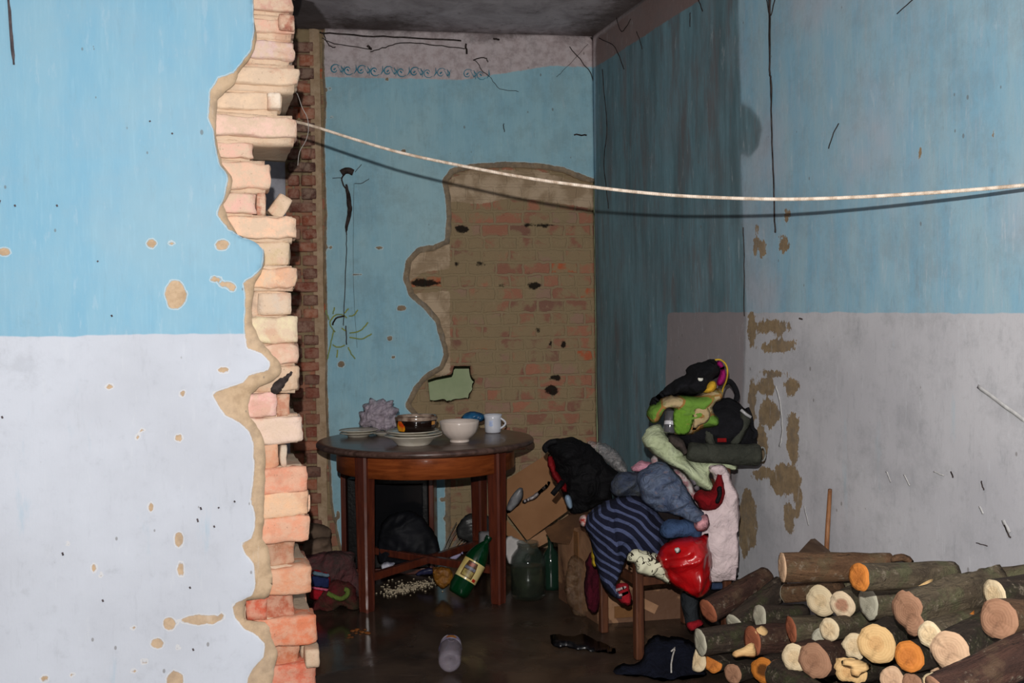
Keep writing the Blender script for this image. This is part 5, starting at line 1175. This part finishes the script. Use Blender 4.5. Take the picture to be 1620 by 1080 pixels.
# black garment on top
t = puff('black_garment', [(1028, 640), (1032, 628), (1050, 614), (1068, 602), (1086, 594), (1088, 582), (1100, 574), (1112, 573), (1122, 566), (1132, 572), (1138, 582), (1138, 592), (1128, 600), (1118, 610), (1110, 620), (1095, 624), (1078, 622), (1060, 626), (1045, 634), (1034, 648)], 3.88, 0.08, Mbk,
     'crumpled black garment at the very top of the clothes heap', 'garment', wr=0.0750, fr=8, ang=0.7, seed=82, res=0.008)
part('snap_button', lathe([(0.001, 0.006), (0.009, 0.005), (0.011, 0.0), (0.001, 0)], at(1108, 599, 3.765), (0, -1, 0.1), n=20), glossy('pearl_button', (200, 200, 190), 0.2), t)
t = puff('magenta_cloth', [(1130, 572), (1138, 570), (1146, 578), (1149, 590), (1146, 602), (1136, 612), (1131, 606), (1137, 596), (1139, 585)], 3.86, 0.03, cloth('magenta_nylon', (150, 22, 98), (120, 14, 80), 0.6), 'magenta cloth with yellow piping at the top right of the clothes heap', 'cloth', wr=0.0060, res=0.006)
part('piping', tube([at(x, y, 3.825) for x, y in smooth_poly([(1131, 569), (1140, 569), (1148, 576), (1151, 588), (1149, 602), (1144, 614), (1142, 624)], 4, False)], 0.0035, 6), cloth('yellow_piping', (196, 160, 50)), t)
puff('yellow_panel', [(1111, 620), (1120, 606), (1130, 602), (1134, 612), (1126, 621)], 3.82, 0.02, cloth('yellow_nylon', (214, 170, 54), (200, 150, 40)), parent=t, wr=0.0040, res=0.006)
# trouser leg behind the chair
t = puff('grey_trousers', [(1078, 940), (1092, 934), (1104, 940), (1104, 965), (1108, 982), (1100, 994), (1088, 992), (1082, 970)], 3.90, 0.035, cloth('dark_grey_jersey', (46, 50, 54), (34, 36, 40)), 'dark grey trouser leg hanging below the red satin garment', 'trousers', wr=0.0100, ang=1.5, fr=8, res=0.008)
puff('cuff', [(1086, 986), (1098, 982), (1108, 980), (1114, 988), (1106, 992), (1096, 999), (1090, 996)], 3.80, 0.02, Mred, parent=t, wr=0.0040, res=0.006)
# floor clothes
puff('black_rag', [(856, 1008), (872, 1004), (900, 1006), (922, 1002), (938, 1010), (955, 1020), (972, 1028), (983, 1034), (965, 1039), (938, 1036), (915, 1034), (895, 1026), (872, 1018)], 3.92, 0.03, glossy('wet_black_cloth', (12, 12, 15), 0.3, noise=25), 'wet black rag lying on the floor left of the near chair leg', 'rag', wr=0.0300, fr=8, ang=2.6, tilt=(0, 3.2), seed=91, res=0.008)
t = puff('navy_trousers', [(970, 1062), (984, 1052), (1004, 1050), (1015, 1038), (1022, 1018), (1040, 1006), (1062, 1006), (1082, 1010), (1105, 1022), (1112, 1045), (1120, 1075), (1100, 1090), (1050, 1092), (1015, 1080), (990, 1072)], 3.66, 0.045, cloth('navy_jersey', (18, 22, 36), (10, 13, 24), 0.9), 'navy tracksuit trousers with a white drawstring crumpled on the floor by the logs', 'trousers', wr=0.0450, fr=5, tilt=(0, 1.8), seed=92)
part('drawstring', tube([at(x, y, Y) for x, y, Y in [(1062, 1064, 3.50), (1062, 1050, 3.52), (1064, 1038, 3.55), (1067, 1028, 3.57), (1068, 1024, 3.58), (1062, 1030, 3.56)]], 0.003, 6), cloth('white_string', (200, 196, 190)), t)

# ------------------------------------------------------------------ firewood
BK = {'grey': bark('grey_green_bark', (112, 100, 80), (76, 66, 54), (98, 98, 72)), 'dark': bark('dark_mossy_bark', (74, 62, 52), (46, 39, 33), (64, 66, 44)), 'brown': bark('brown_bark', (116, 88, 64), (88, 64, 46), (98, 84, 62)), 'red': bark('red_brown_bark', (84, 58, 48), (58, 40, 34), (92, 72, 56))}
CT = {'pale': cutwood('pale_cut', (224, 204, 168), (204, 178, 136), (196, 160, 112)), 'yellow': cutwood('yellow_cut', (230, 192, 136), (204, 152, 92), (190, 130, 76)), 'orange': cutwood('orange_cut', (206, 128, 58), (176, 98, 40), (150, 84, 40)),
      'darkcore': cutwood('orange_cut_dark_core', (190, 116, 44), (160, 90, 32), (36, 20, 10), 1.0), 'red': cutwood('red_brown_cut', (164, 98, 70), (134, 74, 54), (140, 80, 60)), 'pink': cutwood('pinkish_cut', (206, 172, 140), (180, 144, 114), (170, 134, 108)),
      'grey': cutwood('weathered_grey_cut', (188, 184, 164), (166, 160, 140), (150, 144, 124)), 'brown': cutwood('brown_cut', (164, 124, 98), (140, 100, 76), (126, 88, 66)), 'redcore': cutwood('pale_cut_red_core', (222, 200, 168), (204, 176, 140), (160, 104, 80), 1.0)}
def log(a, b, r, bk, ct, label, seed=0, bow=0.0, group='firewood logs in the pile', taper=0.95, half=None, sy=1.0, name='log', knot=None, rough=1.0, f=0.0):
    a = Vector(a); b = Vector(b); d = b - a; L = d.length; ex = d.normalized(); ez = Vector((0, 0, 1)); ez = (ez - ex * ez.dot(ex)).normalized(); ey = ez.cross(ex)
    M = Matrix((ex, ey, ez)).transposed().to_4x4(); M.translation = a
    nl = max(8, int(L / 0.022)); n = 28; V = []; Fc = []
    n_ = (-ex * (1 - f) + Vector((0, -1, 0.1)) * f).normalized(); nx_, ny_, nz_ = n_.dot(ex), n_.dot(ey), n_.dot(ez)
    tt = [2 * math.pi * k / n for k in range(n)]
    ca = np.cos(tt); sa = np.sin(tt)
    for i in range(nl + 1):
        u = i / nl; rr = r * (1 + (taper - 1) * u)
        nz = 1 + rough * (0.10 * fbm(ca * 1.3 + seed * 2.3, sa * 1.3 + u * L * 5, seed, 2) + 0.05 * fbm(ca * 5 + seed, sa * 5 + u * L * 22, seed + 5, 2) + 0.05 * fbm(ca * 0.9 + seed + 40, sa * 0.9, seed + 8, 1))
        y = ca * rr * nz * sy; z = sa * rr * nz
        if half is not None:
            hx, hy, hd = half; dd = y * hx + z * hy; ex_ = np.clip(dd - hd * r, 0, None); y = y - hx * ex_; z = z - hy * ex_
        bx = bow * math.sin(math.pi * u)
        V += [(u * L - (1 - u) ** 3 * (float(yy) * ny_ + float(zz) * nz_) / nx_, float(yy), float(zz) + bx) for yy, zz in zip(y, z)]
    Fc = [(i * n + k, (i + 1) * n + k, (i + 1) * n + (k + 1) % n, i * n + (k + 1) % n) for i in range(nl) for k in range(n)]
    def mk(nm, V, Fc, m, par):
        me = bpy.data.meshes.new(nm); me.from_pydata([tuple(v) for v in V], [], Fc); me.materials.append(m)
        me.polygons.foreach_set('use_smooth', np.ones(len(me.polygons), bool)); me.update()
        o = bpy.data.objects.new(nm, me); COL.objects.link(o)
        if par: o.parent = par
        return o
    Fc = [f[::-1] for f in Fc]
    # the far end is closed in the bark mesh, the near one carries the sawn face
    c2 = len(V); V.append((L, 0, V[0][2] * 0)); Fc += [(nl * n + k, nl * n + (k + 1) % n, c2) for k in range(n)]
    o = mk(name, V, Fc, BK[bk], None); o.matrix_world = M
    tag(o, label, 'log' if name == 'log' else 'firewood', group)
    rim = V[:n]; W = []; Fw = []
    for q, (s, dx) in enumerate(((1.0, 0.0), (0.995, -0.0025), (0.7, -0.004), (0.35, -0.004))):
        for v in rim: W.append((v[0] * s + dx + (0.002 * math.sin(v[1] * 300 + seed) if q > 1 else 0), v[1] * s, v[2] * s))
    W.append((-0.004, 0, 0)); nc = len(W) - 1
    for q in range(3): Fw += [(q * n + k, q * n + (k + 1) % n, (q + 1) * n + (k + 1) % n, (q + 1) * n + k) for k in range(n)]
    Fw += [(3 * n + k, 3 * n + (k + 1) % n, nc) for k in range(n)]
    c = mk('cut_face', W, Fw, CT[ct], o); 
    if knot:
        for (u, ang_, kr, kl) in knot:
            base = Vector((u * L, math.cos(ang_) * r * 0.8, math.sin(ang_) * r * 0.8)); dr = Vector((0.25, math.cos(ang_), math.sin(ang_)))
            Vk, Fk = lathe([(kr * 1.5, 0), (kr * 1.1, kl * 0.6), (kr, kl), (0.0005, kl)], base, dr, n=16)
            mk('branch_stub', Vk, Fk, CT['yellow' if ct != 'brown' else 'orange'], o)
    return o
SEEN = []
def lp(x1, y1, Y1, x2, y2, Y2, r, bk, ct, label, **k):
    a = at(x1, y1, Y1); b = at(x2, y2, Y2)
    while (a - CORN).dot(RWN) < r * 1.2 + 0.01: Y1 -= 0.01; a = at(x1, y1, Y1)
    while (b - CORN).dot(RWN) < r * 1.2 + 0.01: Y2 -= 0.01; b = at(x2, y2, Y2)
    SEEN.append((a, b, r))
    return log(a, b, r, bk, ct, label, seed=int(x1 + y1), **k)
LOGS = [
 (1120, 966, 3.74, 1212, 913, 4.02, .046, 'red', 'red', 'log with a round red-brown face resting beside the hanging trouser leg', {}),
 (1162, 988, 3.66, 1236, 928, 3.92, .045, 'dark', 'grey', 'mossy dark log lying just right of the red-brown faced one', {}),
 (1238, 897, 3.16, 1408, 897, 3.16, .047, 'brown', 'pink', 'thick light brown log with a splintered end, topmost at the left of the pile', {'f': 0.0}),
 (1360, 912, 2.74, 1506, 908, 2.86, .040, 'grey', 'orange', 'grey-green log with an orange face, topmost in the middle of the pile', {'f': 0.0, 'knot': [(0.62, -2.3, 0.022, 0.012)]}),
 (1245, 938, 3.42, 1330, 934, 3.24, .032, 'brown', 'grey', 'thin log with a narrow whitish face under the light brown top log', {'f': 0.0}),
 (1299, 950, 3.22, 1338, 928, 3.36, .050, 'brown', 'pale', 'log with a tall pale oval face left of the one with a reddish core', {}),
 (1333, 957, 3.14, 1372, 935, 3.28, .042, 'grey', 'redcore', 'log with a pale face and a reddish core', {}),
 (1374, 954, 3.00, 1446, 950, 3.04, .050, 'grey', 'grey', 'log with a narrow greenish white face directly left of the big gnarled log', {'f': 0.0}),
 (1440, 968, 2.56, 1578, 925, 2.72, .062, 'grey', 'brown', 'biggest gnarled grey-green log with a rough brown end and a branch stub', {'f': 0.0, 'knot': [(0.5, -2.2, 0.018, 0.02)], 'rough': 2.2, 'sy': 0.8}),
 (1580, 980, 2.34, 1712, 976, 2.52, .048, 'brown', 'brown', 'brown log with a large dull brown face at the right edge', {}),
 (1574, 940, 2.56, 1660, 925, 2.78, .040, 'dark', 'pale', 'mossy log with a small white face above the brown faced log at the right edge', {}),
 (1503, 1030, 2.42, 1580, 985, 2.62, .050, 'dark', 'pink', 'thick dark log with a large pale pinkish face near the right edge', {}),
 (1472, 1004, 2.50, 1545, 975, 2.66, .034, 'grey', 'pale', 'log with a small tilted pale face below the big gnarled log', {}),
 (1438, 1039, 2.58, 1505, 1030, 2.80, .040, 'dark', 'orange', 'dark log with a plain bright orange face', {}),
 (1387, 1018, 2.84, 1440, 990, 3.08, .056, 'dark', 'yellow', 'log with a big golden yellow face with wavy brown rings', {}),
 (1313, 996, 3.08, 1378, 982, 3.22, .036, 'grey', 'pale', 'log with a clean round pale yellow face, centre of the pile', {}),
 (1252, 996, 3.32, 1318, 990, 3.34, .044, 'grey', 'red', 'grey log with scratched bark left of the round pale yellow face', {}),
 (1353, 1022, 2.96, 1398, 1002, 3.14, .038, 'grey', 'pale', 'log with a ragged pale face left of the golden yellow one', {'rough': 2.5}),
 (1288, 1045, 3.02, 1352, 1030, 3.20, .054, 'red', 'brown', 'thick log with a rough grey-brown knotty face', {'rough': 2.0}),
 (1258, 1040, 3.10, 1300, 1026, 3.24, .044, 'red', 'pale', 'log with a pale crescent face tucked behind the knotty grey-brown one', {}),
 (1208, 1060, 3.36, 1256, 1040, 3.55, .045, 'dark', 'darkcore', 'log with an orange face and a black hollow core', {}),
 (1246, 1068, 3.24, 1292, 1052, 3.40, .030, 'dark', 'red', 'small dark brown faced log under the pale crescent one', {}),
 (1102, 1044, 3.56, 1150, 1034, 3.70, .040, 'dark', 'pale', 'split log with a pale half-round face touching the navy trousers', {'half': (0.9, 0.1, 0.2)}),
 (1128, 1048, 3.52, 1176, 1036, 3.68, .036, 'dark', 'orange', 'split log with an angular orange face beside the pale half-round one', {'half': (-0.2, 0.95, 0.3)}),
 (1108, 1016, 3.52, 1192, 1004, 3.58, .048, 'dark', 'grey', 'dark mossy log lying across the two split ones at the left foot of the pile', {}),
 (1190, 1014, 3.44, 1262, 1006, 3.50, .052, 'red', 'red', 'dark reddish log with a small knot in the lower left of the pile', {'knot': [(0.1, 2.2, 0.016, 0.02)]}),
 (1202, 976, 3.56, 1272, 974, 3.62, .044, 'dark', 'grey', 'black mossy log lying crosswise above the one with a small knot', {}),
 (1411, 1074, 2.66, 1468, 1058, 2.86, .034, 'dark', 'pink', 'log with a pinkish face under the golden yellow one, at the bottom edge', {}),
 (1443, 1080, 2.62, 1500, 1062, 2.80, .026, 'dark', 'brown', 'thin brown faced log directly below the bright orange face', {}),
 (1474, 1080, 2.60, 1530, 1060, 2.78, .026, 'dark', 'pale', 'thin pale faced log at the bottom edge beside the thin brown faced one', {}),
 (1492, 1066, 2.64, 1550, 1040, 2.82, .032, 'dark', 'pink', 'log with a pink-brown face directly below the large pale pinkish one', {}),
 (1486, 1100, 2.20, 1680, 1004, 2.26, .046, 'red', 'brown', 'long dark log with lichen slanting up in the bottom right corner', {'knot': [(0.28, -2.2, 0.02, 0.012)]}),
 (1330, 930, 3.32, 1420, 940, 3.24, .045, 'grey', 'grey', 'grey log hidden between the oval pale face and the orange faced log', {}),
 (1345, 1062, 2.94, 1400, 1050, 3.10, .036, 'dark', 'yellow', 'splintered log with a bright yellow end at the bottom of the pile', {'rough': 3.0, 'sy': 1.3}),
 (1160, 1066, 3.48, 1206, 1050, 3.62, .034, 'dark', 'brown', 'dark log on the floor below the yellow split piece', {}),
 (1300, 1012, 3.16, 1350, 1008, 3.3, .035, 'grey', 'grey', 'grey log under the round pale yellow face', {}),
 (1545, 985, 2.70, 1610, 970, 2.78, .045, 'dark', 'brown', 'dark log wedged behind the brown face at the right edge', {}),
 (1560, 925, 2.78, 1640, 918, 2.80, .045, 'grey', 'grey', 'grey-green log behind the small white face at the right edge', {}),
]
for L in LOGS: lp(*L[:10], **L[10])
def chunk(name, px, Y, T, bk, label, grp='split firewood pieces', tilt=(0, 0)):
    o = puff(name, px, Y, T, CT['yellow'] if bk is None else BK[bk], label, 'firewood', grp, wr=0.012, fr=14, ang=0.3, sharp=True, res=0.006, tilt=tilt, rad=0.01); return o
chunk('split_wood', [(1158, 1036), (1160, 1030), (1176, 1024), (1184, 1018), (1192, 1015), (1196, 1026), (1198, 1036), (1192, 1040), (1176, 1038), (1162, 1041)], 3.38, 0.02, None, 'wedge of split firewood with a bright yellow triangular end')
chunk('split_wood', [(1328, 1046), (1340, 1042), (1358, 1043), (1380, 1052), (1374, 1060), (1362, 1066), (1354, 1072), (1344, 1066), (1346, 1056), (1334, 1052)], 2.88, 0.018, None, 'splintered bright yellow piece at the foot of the pile')
chunk('bark_piece', [(1408, 884), (1414, 877), (1428, 875), (1440, 880), (1448, 890), (1440, 894), (1428, 888), (1418, 889), (1410, 890)], 2.93, 0.012, 'brown', 'curled strip of bark on top of the grey-green orange faced log', 'loose bark')
slab('wooden_board', [(1262, 878), (1286, 852), (1310, 872), (1310, 884)], 3.56, 0.02, wood('weathered_board', (84, 66, 52), (66, 50, 40), 0.8), (-2.2, 0), None, 'dark pointed board corner sticking up behind the top light brown log', 'board')
V, Fc = tube([at(1306, 905, 3.53), at(1309, 840, 3.56), at(1313, 776, 3.585)], [0.0085, 0.0085, 0.0075], 10)
t = thing('tool_handle', at(1306, 905, 3.53), 'slim brown wooden handle leaning upright against the right wall behind the logs', 'handle')
part('shaft', (V, Fc), wood('handle_wood', (150, 104, 66), (120, 78, 48), 0.6, (20, 20, 1)), t)
part('tip', lathe([(0.0078, 0), (0.007, 0.006), (0.001, 0.008)], at(1313, 776, 3.585), (0, 0, 1), n=10), wood('handle_tip', (110, 76, 50), (90, 60, 40), 0.6), t)
# logs buried under the visible ones, so that the pile rests on the floor
rr = random.Random(5)
for lev, z in enumerate((0.052, 0.145, 0.235, 0.325)):
    for k in range(4 if lev < 2 else 3 - (lev == 3)):
        for s0 in (2.02, 2.48, 2.94):
            if lev == 0 and s0 < 2.1 and k > 2: continue
            if lev >= 2 and s0 < 2.1: continue
            if lev == 3 and s0 < 2.8: continue
            d = 0.075 + 0.10 * k + 0.05 * (lev % 2)
            a = CORN + RWD * (s0 + rr.uniform(0, .03)) + RWN * d + Vector((0, 0, z)); b = a + RWD * 0.43
            ok = True
            for (c_, d_, r_) in SEEN:
                m_ = min(((a + (b - a) * u) - (c_ + (d_ - c_) * v)).length for u in (0, .2, .4, .6, .8, 1) for v in (0, .2, .4, .6, .8, 1))
                if m_ < 0.9 * (r_ + 0.045): ok = False
            if not ok: continue
            log(a, b, 0.045, rr.choice(['dark', 'red', 'grey']), 'brown', 'bark-covered log buried at the bottom of the firewood pile', seed=lev * 31 + k * 7 + int(s0 * 10), group='buried firewood logs')
